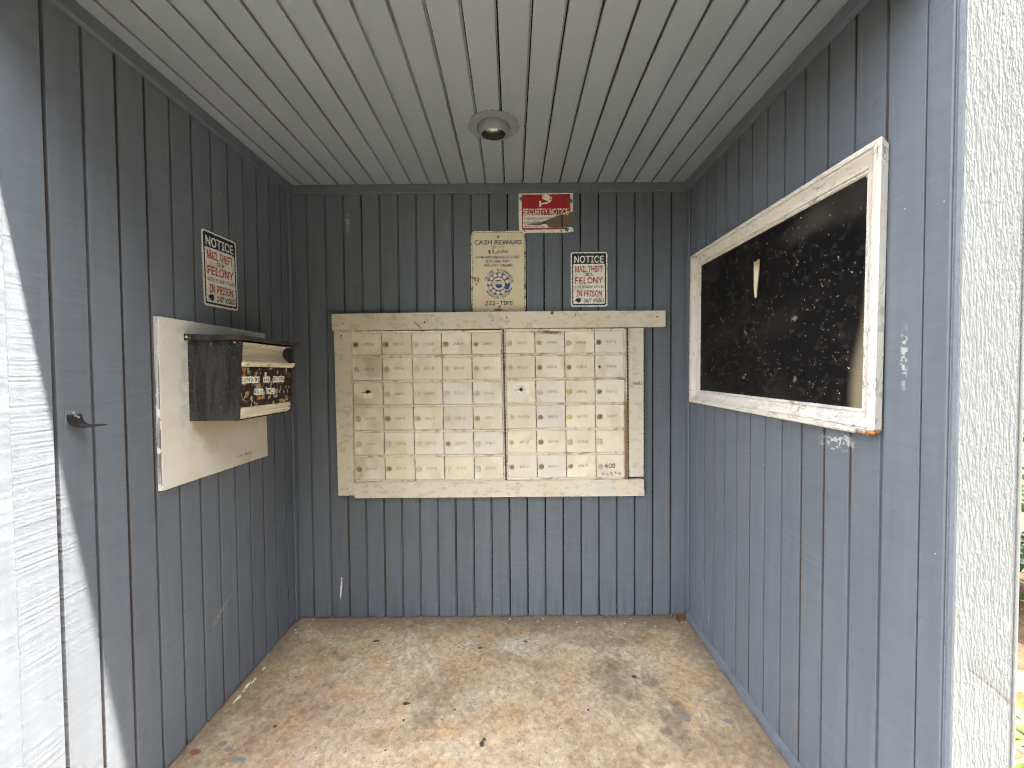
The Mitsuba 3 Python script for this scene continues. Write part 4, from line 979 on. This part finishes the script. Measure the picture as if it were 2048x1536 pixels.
for i, (c, rad, lab) in enumerate([((3.15, 0.35, 0.62), (0.62, 0.62, 0.66), 'dark green broad-leaved shrub just beyond the stucco wall'), ((2.35, 0.95, 0.62), (0.55, 0.55, 0.66), 'dark green shrub farther back in the planting bed')]):
    b = thing('shrub', lab, 'shrub')
    obj('crown', foliage(1500, in_ball(c, rad), 0.10, 0.055, 40 + i), 'dark_leaf', WORLD, b)
    for k in range(4):
        e = np.array([c[0] + (k - 1.5) * .16, c[1] + .1 * (-1) ** k, c[2]])
        obj('stem', tube([(c[0] + (k - 1.5) * .05, c[1], -0.03), (c[0] + (k - 1.5) * .1, c[1], .25), e], [0.015, 0.012, 0.006], 6), 'stem', WORLD, b)
# unseen evergreens added behind the viewer and to the right, closing off low sky
for i, (x, y, hh, rr) in enumerate([(-1.4, -8.3, 7.6, 2.3), (2.3, -8.7, 7.2, 2.2), (5.4, -8.1, 7.5, 2.3), (6.2, -5.2, 6.6, 1.9)]):
    b = thing('added_evergreen', ['leftmost', 'middle one', 'rightmost in the row', 'nearest and shortest'][i] + ' of the unseen dark evergreens added behind the viewer to close off low sky', 'tree', 'evergreens across the walkway')
    obj('trunk', tube([(x, y, -0.05), (x + .05, y, hh * .5), (x, y, hh * .9)], [0.16, 0.11, 0.03], 8), 'stem', WORLD, b)
    obj('crown', foliage(2600, in_ball((x, y, hh * .54), (rr, rr * .8, hh * .47)), 0.62, 0.34, 70 + i), 'dark_leaf', WORLD, b)
def spiky(c, seed, n, lab):
    r = np.random.default_rng(seed)
    b = thing('lime_plant', lab, 'plant')
    V, F = [], []
    for i in range(n):
        a = r.uniform(0, 2 * math.pi); ln = r.uniform(.22, .40); w = r.uniform(.012, .022); ph = 0
        el = r.uniform(.5, 1.3); pts = []
        for t in np.linspace(0, 1, 6):
            rr = ln * t * math.cos(el - .9 * t); zz = ln * t * math.sin(el - .9 * t) if el > .9 else ln * t * math.sin(el) - .12 * t * t
            pts.append((c[0] + rr * math.cos(a), c[1] + rr * math.sin(a), max(c[2] + zz, 0.0)))
        side = np.array([-math.sin(a), math.cos(a), 0])
        o = len(V)
        for q, t in zip(pts, np.linspace(0, 1, 6)):
            hw = w * (1 - t) ** .7 * (0.4 + 1.2 * min(t * 3, .5)) + .0006
            V += [np.array(q) - side * hw, np.array(q) + side * hw]
        for k in range(5):
            F += [[o + 2 * k, o + 2 * k + 1, o + 2 * k + 3], [o + 2 * k, o + 2 * k + 3, o + 2 * k + 2]]
    obj('leaves', mesh(V, F), 'lime_leaf', WORLD, b)
    obj('stem', tube([(c[0], c[1], -.03), (c[0], c[1], c[2] + .03)], [.02, .012], 6), 'stem', WORLD, b)
spiky((1.92, -0.90, 0.0), 5, 60, 'lime green strap-leaved plant at the lower right corner of the view')
spiky((2.35, -1.05, 0.0), 6, 60, 'lime green strap-leaved plant on the gravel, farther right')
for i in range(3):
    tag(obj('edging_brick', boxm(1.95 + i * .215, 2.155 + i * .215, -0.62, -0.50, -0.033, 0.045, 0.006), 'brick_edging'), ['terracotta brick edging the planting bed, the one next to the stucco wall', 'terracotta brick in the middle of the bed edging', 'terracotta brick of the bed edging farthest from the stucco wall'][i], 'brick', 'bricks edging the planting bed')
